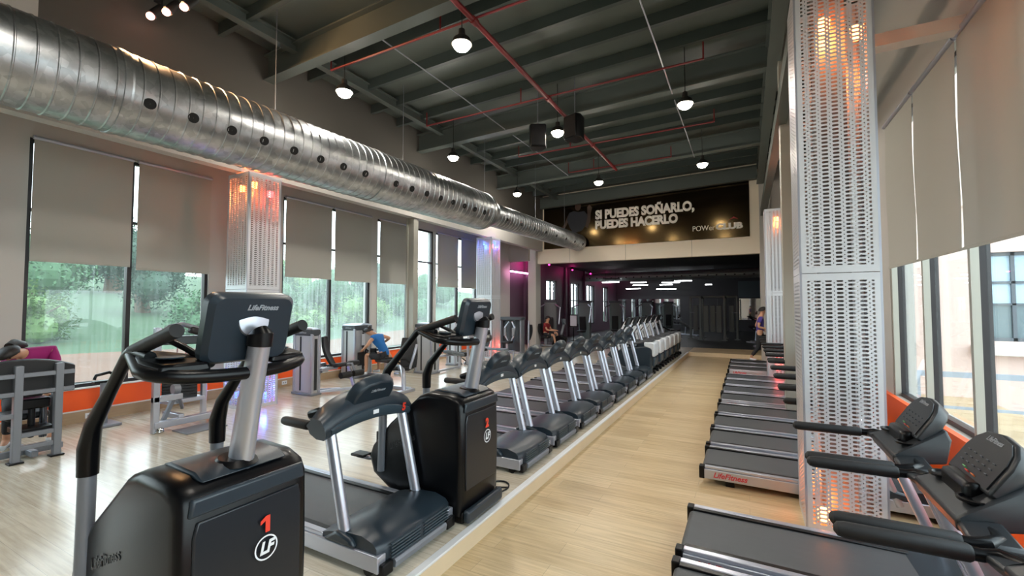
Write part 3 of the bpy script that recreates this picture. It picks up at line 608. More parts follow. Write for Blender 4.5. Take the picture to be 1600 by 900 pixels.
# small wall things
for y, lb in ((4.71, 'left one of two small black vents over the left column cover'), (4.92, 'right one of two small black vents over the left column cover')):
    tag(MB().bb(-7.62, -7.58, y - 0.05, y + 0.05, 4.29, 4.40).build('vent', BLACK, bevel=0.006), lb, 'vent', 'small vents above the column cover')
t = thing('security_camera', 'small dark security camera at the left end of the banner', 'camera', (-7.72, 17.2, 5.72)); MB().tube([(0, 0, 0), (0, -0.1, 0), (0.0, -0.12, -0.06)], 0.014, 8).build('arm', CORD, t); MB().lathe([(0.03, 0), (0.07, -0.02), (0.06, -0.09), (0.02, -0.12)], 16, c=(0, -0.12, -0.06)).build('dome', CORD, t)
for y, lb in ((3.0, 'white wall socket in the left baseboard under the first window'), (6.2, 'white wall socket in the baseboard just past the left column cover')):
    t = thing('wall_socket', lb, 'socket', (XL + 0.03, y, PZ + 0.09), 0); MB().bb(0, 0.012, -0.06, 0.06, -0.04, 0.04).build('plate', WHITEP, t, bevel=0.004); MB().bb(0.011, 0.014, -0.035, -0.01, -0.015, 0.015).bb(0.011, 0.014, 0.01, 0.035, -0.015, 0.015).build('slots', GREYP, t, smooth=False)
# loose cable ring on the platform
pts = [(-2.16 + 0.11 * math.cos(a / 20 * 2 * PI + 0.3) * (1 + 0.05 * math.sin(a)), 3.75 + 0.16 * math.sin(a / 20 * 2 * PI + 0.3), PZ + 0.01) for a in range(23)]
tag(MB().tube([(-2.5, 3.62, PZ + 0.01)] + pts, 0.008, 8).build('power_cable', BLACK), 'thin black power cable coiled on the platform edge past stair stepper 2', 'cable')

# ================================================================ CARDIO MACHINES
def lerp(a, b, t): return a + (b - a) * t
def section_loft(secs, n=None):
    """secs: list of (y, [(x,z)...]) all with the same point count"""
    return MB().loft([[Vector((x, y, z)) for x, z in p] for y, p in secs])
def treadmill(label, loc, L=2.02, hl=0.97, rake=0.25, group=None, number=None, foot=-0.36, face=False, hw=0.445, dx=0.0, dz=0.0, hz=0.905, hwb=None, PM=None):
    """front of the machine at local x = 0, runner stands at negative x facing +x"""
    t = thing('treadmill', label, 'treadmill', loc, 0, group); hwb = hwb or hw; PM = PM or DBLUE
    # base frame and side rails
    m = MB(); m.bb(-L + 0.1, -0.04, -0.33, 0.33, 0.05, 0.11)
    for s in (-1, 1):
        m.bb(-L + 0.25, -L + 0.33, s * 0.34 - 0.03, s * 0.34 + 0.03, 0.0, 0.07); m.cyl((-0.12, s * 0.36 - 0.035, 0.04), (-0.12, s * 0.36 + 0.035, 0.04), 0.04, 14)
    m.build('base_frame', BLACK, t, smooth=True)
    for s in (-1, 1):
        o = MB().prism([(-L, 0.065), (-0.02, 0.045), (-0.02, 0.15), (-L, 0.165)], s * 0.335, s * 0.41, 'y').build('side_rail', STEEL, t, bevel=0.006)
        MB().prism([(-L - 0.004, 0.06), (-L + 0.05, 0.06), (-L + 0.05, 0.19), (-L - 0.004, 0.19)], s * 0.325, s * 0.414, 'y').build('end_cap', BLACK, o, bevel=0.008)
        MB().prism([(-L + 0.05, 0.166), (-0.55, 0.152), (-0.55, 0.178), (-L + 0.05, 0.19)], s * 0.298, s * 0.345, 'y').build('foot_strip', BLACK, o, bevel=0.004)
        MB().prism([(-L + 0.05, 0.166), (-0.55, 0.152), (-0.55, 0.182), (-L + 0.05, 0.194)], s * 0.345, s * 0.398, 'y').build('chrome_strip', STEEL, o, bevel=0.006)
    a = [(-L + 0.06 + 0.045 * math.cos(q), 0.13 + 0.045 * math.sin(q)) for q in [PI * 1.5 - PI * k / 8 for k in range(9)]]
    MB().prism(a + [(-0.45, 0.168), (-0.45, 0.085)], -0.30, 0.30, 'y').build('running_belt', RUBBER, t, angle=50)
    # motor hood: loft across the width so the flanks round off
    def hood(y):
        k = abs(y) / 0.39; h = 1.0 - 0.22 * k ** 3; f = -0.05 * k ** 4
        return (y, [(f - 0.02, 0.085), (f, 0.10), (f, 0.185), (f - 0.03, 0.215), (-0.18, 0.195 + 0.06 * h), (-0.36, 0.165 + 0.085 * h), (-0.5, 0.155 + 0.06 * h), (-0.60, 0.170), (-0.60, 0.16), (-0.3, 0.09)])
    h = section_loft([hood(-0.39 + 0.78 * i / 12) for i in range(13)]).build('motor_hood', DBLUE, t, angle=50)
    m = MB()
    for k in range(5):
        for s in (-1, 1): m.bb(-0.004, 0.010, s * 0.02, s * 0.31, 0.108 + 0.021 * k, 0.117 + 0.021 * k)
    m.build('grille', DBLUE2, h, smooth=False)
    MB().prism([(-0.03, 0.03), (0.012, 0.035), (0.02, 0.075), (0.008, 0.092), (-0.03, 0.092)], -0.28, 0.28, 'y').build('front_bar', STEELD, t, bevel=0.004)
    for s in (-1, 1): MB().bb(-0.045, 0.012, s * 0.345 - 0.05, s * 0.345 + 0.05, 0.02, 0.10).build('foot', BLACK, t, bevel=0.01)
    # uprights
    zt = 0.87 if not face else 0.93; uy = 0.365 if not face else 0.395; ft = foot - rake * (zt - 0.2)
    for s in (-1, 1):
        MB().tube([(foot + rake * 0.1, s * uy, 0.1), (foot, s * uy, 0.2), (ft, s * uy, zt)], 0.043 if not face else 0.034, 16, sq=0.85).build('upright', STEEL, t)
        MB().prism([(foot - 0.17, 0.16), (foot - 0.03, 0.245), (foot + 0.1, 0.215), (foot + 0.14, 0.16)], s * 0.31, s * 0.425, 'y').build('upright_shoe', BLACK if s > 0 else DBLUE, t, bevel=0.02)
    # crossbar / console
    cx = ft - 0.02 + dx
    def xb(y):
        k = abs(y) / (hwb + 0.001); a = 1 - k * k; lo = dz * 0.6 + lerp(0.83, 0.885, a); hi = dz + lerp(0.96, 1.09, a ** 0.8)
        d = 0.07 + 0.05 * a
        return (y, [(cx + 0.055, lo), (cx + 0.075, lo + 0.03), (cx + 0.06, hi - 0.05), (cx + 0.02, hi), (cx - d, hi + 0.01), (cx - d - 0.05, hi - 0.05), (cx - d - 0.02, lo + 0.03), (cx - 0.02, lo)])
    if face:
        c = MB().loft([[Vector((x, y, z)) for x, y, z in L] for L in ([(cx - 0.16, -0.26, 0.93), (cx + 0.10, -0.20, 0.95), (cx + 0.10, 0.20, 0.95), (cx - 0.16, 0.26, 0.93)], [(cx - 0.17, -0.27, 0.99), (cx + 0.12, -0.22, 1.10), (cx + 0.12, 0.22, 1.10), (cx - 0.17, 0.27, 0.99)], [(cx - 0.12, -0.25, 1.02), (cx + 0.10, -0.20, 1.16), (cx + 0.10, 0.20, 1.16), (cx - 0.12, 0.25, 1.02)])]).build('console', PM, t, bevel=0.02, angle=40)
        for s in (-1, 1):
            MB().loft([[Vector((x, s * y, z)) for x, y, z in L] for L in ([(ft - 0.10, 0.425, 0.935), (ft + 0.06, 0.425, 0.935), (cx - 0.02, 0.25, 0.95), (cx - 0.16, 0.24, 0.945)], [(ft - 0.10, 0.42, 0.965), (ft + 0.06, 0.42, 0.965), (cx - 0.02, 0.25, 1.0), (cx - 0.16, 0.24, 0.985)])]).build('side_wing', PM, t, bevel=0.012)
            MB().lathe([(0.062, 0.0), (0.066, 0.012), (0.052, 0.014), (0.045, 0.004), (0.01, 0.003)], 20).build('cup_holder', BLACK, c, loc=(cx - 0.07, s * 0.165, 1.045))
    else: c = section_loft([xb(-hwb + 2 * hwb * i / 16) for i in range(17)]).build('console', PM, t, angle=50)
    def lipband(y):
        k = abs(y) / (hwb - 0.04); a = 1 - k * k; lo = dz * 0.6 + lerp(0.84, 0.89, a); return (y, [(cx + 0.06, lo), (cx + 0.084, lo + 0.03), (cx + 0.084, lo + 0.05 + 0.03 * a), (cx + 0.06, lo + 0.06 + 0.03 * a)])
    if not face: section_loft([lipband((hwb - 0.045) * (i / 6 - 1)) for i in range(13)]).build('console_lip', DBLUE2 if PM is DBLUE else PM, c, angle=50)
    if not face: MB().bb(cx + 0.082, cx + 0.088, -0.02, 0.035, 0.925 + dz * 0.6, 0.955 + dz * 0.6).build('sticker', WHITEP, c, smooth=False)
    # display hump, tilted back over the tray
    px, pz = cx + 0.04, 1.03 + dz; tilt = math.radians(32); ux, uz = -math.sin(tilt) * -1, math.cos(tilt)  # leans to the front
    def disp(s_, w, d0, d1): return None
    nrm = Vector((-math.cos(tilt), 0, math.sin(tilt))); upv = Vector((math.sin(tilt), 0, math.cos(tilt)))
    outl = [(-0.215, 0.0), (-0.215, 0.14), (-0.19, 0.20), (-0.13, 0.245), (0, 0.262), (0.13, 0.245), (0.19, 0.20), (0.215, 0.14), (0.215, 0.0)]
    O = Vector((px - 0.09, 0, pz - 0.02))
    def P(y, s_, d): return O + Vector((0, y, 0)) + upv * s_ + nrm * d
    d_ = MB().loft([[P(y * 1.0, s_, 0.0) for y, s_ in outl], [P(y * 1.0, s_, -0.03) for y, s_ in outl], [P(y * 0.86, s_ * 0.93, -0.085) for y, s_ in outl]]).build('display', PM, c, bevel=0.012, angle=45)
    scr = MB().loft([[P(y * 0.88, 0.02 + s_ * 0.88, 0.002) for y, s_ in outl], [P(y * 0.88, 0.02 + s_ * 0.88, 0.006) for y, s_ in outl]]).build('screen', GLOSSB, t, smooth=False)
    m = MB()
    for s in ((-1, 1) if not face else ()): m.prism([(cx - 0.02, 0.86), (cx - 0.30, 0.90), (cx - 0.32, 0.96), (cx - 0.2, 1.0), (cx - 0.02, 0.985)], s * 0.12, s * 0.31, 'y')
    m.bb(cx - 0.10, cx - 0.02, -0.14, 0.14, 0.93, 1.03 + dz)
    m.build('tray', BLACK, t, bevel=0.025)
    # handlebars
    for s in (-1, 1):
        x0 = cx - 0.02; x1 = -hl
        o = MB().tube(([(x0 - 0.05, s * 0.2, hz + 0.01), (x0 - 0.05, s * 0.36, hz + 0.01)] if hwb < 0.4 else []) + [(x0 - (0.1 if hwb < 0.4 else 0), s * 0.413, hz + 0.01), (lerp(x0, x1, 0.25), s * 0.412, hz + 0.0), (x1 + 0.01, s * 0.405, hz)], 0.025, 12).build('handlebar', BLACK, t)
        gl = lerp(x0, x1, 0.30)
        MB().tube([(gl, s * 0.412, hz), (gl - 0.01, s * 0.412, hz), (x1 + 0.02, s * 0.405, hz), (x1 - 0.005, s * 0.405, hz), (x1 - 0.018, s * 0.405, hz)], [0.028, 0.034, 0.033, 0.028, 0.012], 14).build('grip', FOAM, o)
    # marks
    if number: text_obj('number', number, 0.085, REDP, t, frame((cx + 0.094, 0.315, 0.915), (0, 1, -0.05), (0.1, 0, 1)), 0.004)
    lt = P(0, 0.19, -0.092); text_obj('logo', 'LifeFitness', 0.035, GREYP, t, frame(P(0, 0.17, -0.089), (0, 1, 0), tuple(upv)), 0.0005, 0.3)
    lt2 = text_obj('logo', 'LifeFitness', 0.034, GREYP, t, frame(P(0, 0.215, 0.008), (0, -1, 0), tuple(upv)), 0.0005, 0.3)
    text_obj('rail_logo', 'LifeFitness', 0.075, REDLOGO, t, frame((-L + 0.29, -0.412, 0.112), (1, 0, 0), (0, 0, 1)), 0.002, 0.3)
    if face:
        for i in range(5):
            for j in range(3): MB().box(P(-0.12 + 0.06 * i, 0.07 + 0.028 * j, 0.008), (0.004, 0.022, 0.008), Matrix.Rotation(-tilt, 3, 'Y')).build('keypad_key', mat('grey_keys', rgb(78, 84, 92), 0.5), scr, smooth=False)
        for y, z, mm in ((-0.05, 0.035, mat('orange_key', rgb(226, 120, 60), 0.5)), (0.01, 0.035, REDP), (0.05, 0.045, mat('green_key', rgb(110, 190, 120), 0.5))):
            MB().box(P(y, z, 0.008), (0.004, 0.03, 0.014), Matrix.Rotation(-tilt, 3, 'Y')).build('key', mm, scr, smooth=False)
        MB().box(Vector((cx - 0.05, 0, 0.99)), (0.004, 0.09, 0.02)).build('warning_label', mat('yellow_label', rgb(216, 190, 110), 0.5), t, smooth=False)
    return t

t5 = treadmill('treadmill with a red 5 on its console, between the two black stair steppers', (-2.08, 2.55, PZ), group='treadmills in the left row', number='5')
LT = ['just past stair stepper 2', 'second past stair stepper 2', 'third past stair stepper 2', 'fourth past stair stepper 2', 'fifth past stair stepper 2', 'sixth past stair stepper 2', 'seventh past stair stepper 2', 'last before the white-fronted cross trainers']
tL = treadmill('slate grey treadmill on the left platform, ' + LT[0], (-2.08, 4.55, PZ), group='treadmills in the left row')
for k in range(1, 8):
    o = dup(tL, (-2.08, 4.55 + 0.93 * k, PZ), 0, 'slate grey treadmill on the left platform, ' + LT[k])
    if k in (1, 2, 4):
        pass
rT = treadmill('treadmill at the right front whose console shows fully below the window', (1.55, 2.85, 0.0), hl=1.22, rake=0.38, group='treadmills in the right row', foot=-0.40, face=True, hw=0.43, dx=0.09, dz=0.08, hz=0.955, hwb=0.30, PM=mat('charcoal_plastic', rgb(30, 34, 38), 0.4))
dup(rT, (1.55, 3.76, 0), 0, 'right front treadmill directly before the tall perforated column')
dup(rT, (1.55, 1.93, 0), 0, 'treadmill at the bottom right corner, only its handlebar in view')
RN = ['with its red-lettered side rail just behind the tall perforated column', 'second behind the tall perforated column', 'third behind the tall perforated column', 'fourth behind the tall perforated column, last before the gap']
for k in range(4): dup(rT, (1.55, 5.58 + 0.9 * k, 0), 0, 'right row treadmill ' + RN[k])
RN = ['with its red-lettered side rail just past the slim bare pillar', 'second past the slim bare pillar', 'third past the slim bare pillar', 'fourth past the slim bare pillar']
for k in range(4): dup(rT, (1.55, 9.36 + 0.9 * k, 0), 0, 'right row treadmill ' + RN[k])
RN = ['first past the far right column cover', 'second past the far right column cover', 'carrying the person in purple']
for k in range(3): dup(rT, (1.55, 13.66 + 0.9 * k, 0), 0, 'right row treadmill ' + RN[k])

# ---- stair steppers
def stepper(label, loc, number, pedals=(-1, 1)):
    t = thing('stair_stepper', label, 'stair stepper', loc, 0, 'black stair steppers')
    prof = [(-0.02, 0.05), (0.0, 0.12), (0.01, 0.55), (0.0, 0.93), (-0.03, 0.985), (-0.12, 1.02), (-0.34, 1.03), (-0.44, 1.0), (-0.56, 0.90), (-0.78, 0.72), (-0.98, 0.50), (-1.02, 0.40), (-0.97, 0.26), (-0.80, 0.16), (-0.55, 0.05)]
    cxp, czp = -0.45, 0.5
    def sec(y, k): return [Vector((cxp + (x - cxp) * k, y, czp + (z - czp) * k)) for x, z in prof]
    b = MB().loft([sec(-0.30, 0.90), sec(-0.292, 0.955), sec(-0.27, 0.985), sec(-0.22, 1.0), sec(0.22, 1.0), sec(0.27, 0.985), sec(0.292, 0.955), sec(0.30, 0.90)]).build('body', BLACK, t, angle=50)
    fp = [(-0.245, 0.26), (0.245, 0.26), (0.25, 0.40), (0.25, 0.80), (0.235, 0.86), (-0.235, 0.86), (-0.25, 0.80), (-0.25, 0.4)]
    MB().loft([[Vector((0.002, y, z)) for y, z in fp], [Vector((0.014 + 0.012 * (1 - (y / 0.25) ** 2), y * 0.985, z)) for y, z in fp]]).build('front_cover', mat('dark_slate_cover', rgb(24, 30, 37), 0.3, bump=0.03, bscale=300), t, bevel=0.008)
    MB().loft([[Vector((0.0, y, z)) for y, z in ((-0.27, 0.885), (0.27, 0.885), (0.26, 0.965), (-0.26, 0.965))], [Vector((0.018, y, z)) for y, z in ((-0.265, 0.887), (0.265, 0.887), (0.25, 0.955), (-0.25, 0.955))]]).build('top_lid', DBLUE, t, bevel=0.008)
    MB().prism([(-0.36, 1.03), (-0.3, 1.045), (-0.1, 1.035), (-0.03, 1.0), (-0.3, 1.01)], -0.2, 0.2, 'y').build('top_cover', DBLUE, t, bevel=0.01)
    m = MB(); m.bb(-0.60, 0.0, -0.27, 0.27, 0.0, 0.10); m.bb(-0.95, -0.6, -0.12, 0.12, 0.0, 0.06); m.build('base', BLACK, t, bevel=0.02)
    MB().bb(0.0, 0.06, -0.28, 0.28, 0.02, 0.12).build('front_step', DBLUE, t, bevel=0.02)
    for s in pedals:
        a = MB().tube([(-0.75, s * 0.24, 0.42), (-1.06, s * 0.24, 0.36), (-1.2, s * 0.24, 0.36)], 0.022, 8).build('pedal_arm', STEELD, t)
        MB().bb(-1.24, -1.08, s * 0.24 - 0.06, s * 0.24 + 0.06, 0.365, 0.39).build('pedal', BLACK, a, bevel=0.01)
    # centre post and console
    MB().tube([(-0.12, 0.015, 1.0), (-0.06, 0.02, 1.32), (0.0, 0.025, 1.60)], [0.068, 0.063, 0.058], 18, sq=0.72).build('post', STEEL, t)
    MB().tube([(-0.13, 0, 1.02), (-0.128, 0, 1.045)], [0.1, 0.075], 18).build('post_collar', BLACK, t)
    MB().tube([(-0.005, 0.025, 1.57), (0.0, 0.025, 1.625), (-0.01, 0.025, 1.64)], [0.064, 0.064, 0.045], 18, sq=0.8).build('post_cap', BLACK, t)
    R = Matrix.Rotation(math.radians(14), 3, 'Y'); O = Vector((-0.085, 0.02, 1.655))
    outl = rrect(0.41, 0.33, 0.05, 4)
    wd = lambda z: 1.0
    F = lambda k, d, sh=0: [O + R @ Vector((d, y * k * wd(z), z * k)) for y, z in outl]
    c = MB().loft([F(0.93, -0.035), F(1.0, -0.028), F(1.0, 0.012), F(0.90, 0.036)]).build('console', DBLUE, t, angle=40)
    MB().loft([F(0.88, -0.036), F(0.88, -0.04)]).build('screen', GLOSSB, c, smooth=False)
    MB().lathe([(0.075, 0.03), (0.072, 0.046), (0.02, 0.05)], 24, ax='x').build('console_boss', STEEL, c, loc=O + Vector((0.0, 0, 0.03)))
    text_obj('logo', 'LifeFitness', 0.036, GREYP, c, frame(O + R @ Vector((0.0395, 0.03, 0.105)), (0, 1, 0), tuple(R @ Vector((0, 0, 1)))), 0.001, 0.3)
    # rails: silver lower leg, black upper bend and grip, curved tray round the front
    for s in (-1, 1):
        r = MB().tube([(-0.85, s * 0.30, 0.30), (-0.84, s * 0.30, 0.7), (-0.835, s * 0.30, 1.02)], 0.036, 14).build('side_rail', STEELD, t)
        MB().tube([(-0.835, s * 0.30, 0.93), (-0.835, s * 0.30, 1.06), (-0.79, s * 0.30, 1.18), (-0.62, s * 0.30, 1.36), (-0.46, s * 0.30, 1.53), (-0.42, s * 0.30, 1.552), (-0.38, s * 0.30, 1.55), (-0.26, s * 0.30, 1.535)], [0.043, 0.045, 0.036, 0.027, 0.027, 0.028, 0.027, 0.024], 12).build('rail_cover', BLACK, r)
        MB().tube([(-0.43, s * 0.30, 1.55), (-0.30, s * 0.30, 1.585), (-0.06, s * 0.295, 1.655)], [0.027, 0.03, 0.03], 12).build('grip', FOAM, r)
    path = []
    for k in range(17):
        a = -PI / 2 + PI * k / 16; path.append((-0.22 + 0.30 * max(0, math.cos(a)) ** 0.7 * 0.62, 0.35 * math.sin(a) / 1.0, 1.48 - 0.035 * math.cos(a)))
    path = [(-0.44, -0.30, 1.54)] + path + [(-0.44, 0.30, 1.54)]
    MB().tube(path, [0.024] + [0.03] * 17 + [0.024], 12).build('front_handrail', BLACK, t)
    for s in (-1, 1):
        MB().loft([[Vector((x, s * y, z)) for x, y, z in L] for L in ([(-0.44, 0.32, 1.515), (-0.24, 0.36, 1.46), (-0.1, 0.34, 1.455), (-0.08, 0.14, 1.47), (-0.24, 0.12, 1.49), (-0.40, 0.2, 1.51)], [(-0.44, 0.31, 1.555), (-0.24, 0.35, 1.525), (-0.1, 0.33, 1.51), (-0.09, 0.15, 1.51), (-0.24, 0.13, 1.535), (-0.40, 0.21, 1.55)])]).build('tray', BLACK, t, bevel=0.012)
        MB().lathe([(0.05, 0.0), (0.055, 0.006), (0.035, 0.004), (0.02, 0.003)], 18).build('cup_holder', DBLUE2, t, loc=(-0.2, s * 0.25, 1.529))
    for s in (-1, 1): MB().tube([(-0.12, s * 0.12, 1.49), (-0.26, s * 0.16, 1.56), (-0.33, s * 0.2, 1.60), (-0.40, s * 0.2, 1.60)], 0.015, 10).build('inner_handle', BLACK, t)
    # marks
    if number == '1': MB().prism([(0.052, 0.70), (0.074, 0.70), (0.074, 0.775), (0.054, 0.775), (0.028, 0.758), (0.028, 0.742), (0.052, 0.754)], 0.0272, 0.0295, 'x').build('number', REDP, t, smooth=False)
    else: text_obj('number', number, 0.10, REDP, t, frame((0.0285, 0.055, 0.74), (0, 1, 0), (0, 0, 1)), 0.005)
    ring = MB(); k = 28
    ring.loft([[Vector((0.0265, r * math.cos(2 * PI * i / k), r * math.sin(2 * PI * i / k))) for i in range(k)] for r in (0.056, 0.049)], caps=False)
    ring.build('emblem_ring', WHITEP, t, loc=(0.002, 0.058, 0.63), smooth=False)
    text_obj('emblem', 'LF', 0.075, WHITEP, t, frame((0.0285, 0.058, 0.628), (0, 1, 0), (0, 0.1, 1)), 0.003, 0.25, width=0.075)
    text_obj('side_logo', 'LifeFitness', 0.075, mat('dark_grey_print', rgb(48, 50, 54), 0.4), t, frame((-0.62, -0.302, 0.58), (0.83, 0, 0.36), (-0.36, 0, 0.83)), 0.001, 0.3)
    return t
stepper('black stair stepper with a red 1 on its front, nearest to the camera', (-2.03, 1.27, PZ), '1', (1,))
stepper('black stair stepper with a red 2 on its front, past the red 5 treadmill', (-2.03, 3.27, PZ), '2')

# ---- white fronted cross trainers further along the platform
def cross_trainer(label, loc):
    t = thing('cross_trainer', label, 'cross trainer', loc, 0, 'white-fronted cross trainers')
    LG = mat('pale_grey_plastic', rgb(206, 210, 214), 0.4)
    b = MB().loft([[Vector((x, y, z)) for x, z in ((-0.02 - 0.05 * k, 0.1), (0.0 - 0.05 * k, 0.5), (-0.04, 0.66), (-0.2, 0.72 - 0.03 * k), (-1.1, 0.56 - 0.03 * k), (-1.2, 0.42), (-0.7, 0.12))] for y, k in ((-0.31, 1), (-0.27, 0.2), (0.27, 0.2), (0.31, 1))]).build('housing', DBLUE, t, bevel=0.02, angle=45)
    MB().prism([(0.03, 0.42), (0.05, 0.52), (0.05, 0.76), (0.0, 0.80), (-0.22, 0.80), (-0.22, 0.70), (-0.03, 0.62), (-0.02, 0.44)], -0.315, 0.315, 'y').build('front_cap', LG, t, bevel=0.03)
    MB().prism([(-0.2, 0.79), (-0.02, 0.81), (-0.1, 0.84), (-1.25, 0.62), (-1.25, 0.57)], -0.29, 0.29, 'y').build('top_cover', mat('charcoal_cover', rgb(56, 58, 62), 0.5), t, bevel=0.015)
    MB().prism([(-0.05, 0.16), (0.03, 0.2), (0.04, 0.4), (-0.04, 0.43)], -0.2, 0.2, 'y').build('lower_cover', DBLUE2, t, bevel=0.02)
    for s in (-1, 1): MB().bb(-0.2, 0.06, s * 0.24 - 0.05, s * 0.24 + 0.05, 0, 0.1).build('foot', BLACK, t, bevel=0.02)
    MB().bb(-1.75, -0.6, -0.05, 0.05, 0.02, 0.12).build('rear_frame', STEELD, t, bevel=0.01)
    MB().bb(-1.8, -1.68, -0.3, 0.3, 0.0, 0.07).build('rear_foot', STEELD, t, bevel=0.01)
    for s in (-1, 1):
        a = MB().tube([(-0.85, s * 0.27, 0.5), (-0.95, s * 0.28, 0.9), (-0.78, s * 0.28, 1.15), (-0.66, s * 0.26, 1.38)], [0.035, 0.033, 0.028, 0.024], 10).build('swing_arm', LG, t)
        MB().tube([(-0.72, s * 0.272, 1.24), (-0.64, s * 0.258, 1.42)], 0.028, 10).build('grip', FOAM, a)
        MB().bar((-0.6, s * 0.18, 0.3), (-1.5, s * 0.18, 0.22), 0.06, 0.05).build('pedal_bar', STEELD, t, bevel=0.005)
    MB().tube([(-0.5, 0, 0.66), (-0.62, 0, 1.1), (-0.66, 0, 1.22)], 0.04, 10).build('console_post', STEEL, t)
    c = MB().box((-0.70, 0, 1.3), (0.05, 0.36, 0.28), Matrix.Rotation(0.4, 3, 'Y')).build('console', DBLUE, t, bevel=0.015)
    MB().box((-0.727, 0, 1.31), (0.005, 0.28, 0.2), Matrix.Rotation(0.4, 3, 'Y')).build('screen', GLOSSB, c, smooth=False)
    return t
ct = cross_trainer('cross trainer with a pale front cap, first past the left treadmills', (-2.14, 12.1, PZ))
for k in range(1, 6): dup(ct, (-2.14, 12.1 + 0.93 * k, PZ), 0, 'cross trainer with a pale front cap, %s past the left treadmills' % ORD[k])

# ================================================================ WEIGHT MACHINES ALONG THE WINDOWS
SHROUD = mat('silver_shroud', rgb(184, 186, 188), 0.4, 0.3); CAPM = mat('dark_grey_cap', rgb(62, 68, 74), 0.4); PLATE = mat('weight_plate_black', rgb(26, 28, 31), 0.45)
def tower(t, x0, x1, y0, y1, z1, front='y-', body=SHROUD, cap=CAPM):
    """weight stack tower: shroud panel with a dark slot, posts, dark cap with a lettered plate, foot plate"""
    MB().bb(x0 + 0.02, x1 - 0.02, y0 + 0.02, y1 - 0.02, 0.03, z1 - 0.13).build('shroud', body, t, bevel=0.015)
    o = MB().bb(x0, x1, y0, y1, z1 - 0.14, z1 - 0.02).build('cap', cap, t, bevel=0.02)
    m = MB(); m.loft([[Vector((x, y, z)) for x, y, z in ((x0, y0, z1 - 0.02), (x1, y0, z1 - 0.02), (x1, y1, z1 - 0.02), (x0, y1, z1 - 0.02))], [Vector((lerp(x, (x0 + x1) / 2, 0.3), lerp(y, (y0 + y1) / 2, 0.3), z1 + 0.015)) for x, y in ((x0, y0), (x1, y0), (x1, y1), (x0, y1))]]); m.build('cap_top', STEEL, t, bevel=0.01)
    xs = x0 + (x1 - x0) * 0.36
    MB().bb(xs - 0.02, xs + 0.02, y0 + 0.012, y0 + 0.03, 0.08, z1 - 0.16).bb(x1 - 0.03, x1 - 0.012, (y0 + y1) / 2 - 0.03, (y0 + y1) / 2 + 0.03, 0.1, z1 - 0.2).build('slot', mat('dark_slot', rgb(30, 32, 36), 0.6), t, smooth=False)
    for x, y in ((x0 + 0.02, y0 + 0.02), (x1 - 0.025, y0 + 0.02), (x1 - 0.025, y1 - 0.02)): MB().bb(x - 0.025, x + 0.025, y - 0.025, y + 0.025, 0.0, z1 - 0.1).build('post', STEEL, t, bevel=0.008)
    MB().bb(x0 - 0.02, x1 + 0.02, y0 - 0.02, y1 + 0.02, 0.0, 0.05).build('foot_plate', STEELD, t, bevel=0.01)
    text_obj('logo', 'LifeFitness', 0.05, GREYP, o, frame(((x0 + x1) / 2, y0 - 0.002, z1 - 0.08), (1, 0, 0), (0, 0, 1)), 0.001, 0.2)
def padbox(name, t, c, d, R=None, m=PAD, bev=0.03): return MB().box(c, d, R).build(name, m, t, bevel=bev)
def rotY(a): return Matrix.Rotation(math.radians(a), 3, 'Y')
def rotX(a): return Matrix.Rotation(math.radians(a), 3, 'X')
def backrest(t, base, h, w, lean, face, m=PAD):
    """curved backrest rising from base; face = direction the sitter looks (unit xy)"""
    f = Vector((face[0], face[1], 0)); q = Vector((-f.y, f.x, 0)); loops = []
    for i in range(7):
        k = i / 6; ww = w / 2 * (0.75 + 0.35 * math.sin(PI * (0.2 + 0.65 * k))); c = Vector(base) + Vector((0, 0, h * k)) - f * (lean * k + 0.05 * math.sin(PI * k))
        loops.append([c + q * ww + f * 0.03, c + q * ww * 0.6 + f * 0.005, c - q * ww * 0.6 + f * 0.005, c - q * ww + f * 0.03, c - q * ww * 0.95 - f * 0.03, c + q * ww * 0.95 - f * 0.03])
    return MB().loft(loops).build('backrest', m, t, bevel=0.01, angle=60)

# crunch machine at the left edge
t = thing('crunch_machine', 'grey framed exercise machine with a wide black pad at the left edge, seen from behind', 'exercise machine', (-7.2, 1.98, PZ))
for y in (-0.165, 0.165):
    p = MB().bb(-0.04, 0.04, y - 0.035, y + 0.035, 0, 1.08).build('post', STEELD, t, bevel=0.008); MB().bb(-0.06, 0.06, y - 0.06, y + 0.06, 0, 0.02).build('foot', BLACK, p, bevel=0.005)
m = MB()
for z, a, b_ in ((0.97, -0.55, 0.30), (0.77, -0.55, 0.30), (0.30, -0.165, 0.165), (0.16, -0.165, 0.165), (0.53, -0.6, -0.165)): m.bb(-0.025, 0.03, a, b_, z - 0.025, z + 0.025)
m.build('cross_bars', STEELD, t, bevel=0.006)
m = MB(); L = []
for i in range(9):
    y = -0.58 + 0.90 * i / 8; top = 1.15 - 0.10 * abs((i - 4) / 4.0) ** 2.2
    L.append([Vector((-0.14, y, 0.73)), Vector((-0.035, y, 0.73)), Vector((-0.035, y, top - 0.02)), Vector((-0.09, y, top)), Vector((-0.14, y, top - 0.03))])
m.loft(L).build('back_pad', PAD, t, bevel=0.01, angle=50)
for y in (-0.1, 0.1): MB().tube([(-0.2, y, 0.66), (-0.24, y * 1.15, 0.2)], 0.035, 10).build('linkage', mat('dark_chrome', rgb(90, 94, 102), 0.25, 0.9), t)
MB().bb(-0.28, -0.1, -0.14, 0.14, 0.56, 0.68).bb(-0.22, -0.16, -0.03, 0.03, 0.22, 0.6).build('pivot_block', BLACK, t, bevel=0.02)
MB().bb(-0.36, -0.02, -0.15, 0.15, 0.30, 0.36).build('foot_shelf', BLACK, t, bevel=0.01)
MB().bb(-1.0, -0.04, -0.03, 0.03, 0.02, 0.09).bb(-0.3, -0.24, -0.5, 0.3, 0.02, 0.09).build('floor_frame', STEELD, t, bevel=0.008)
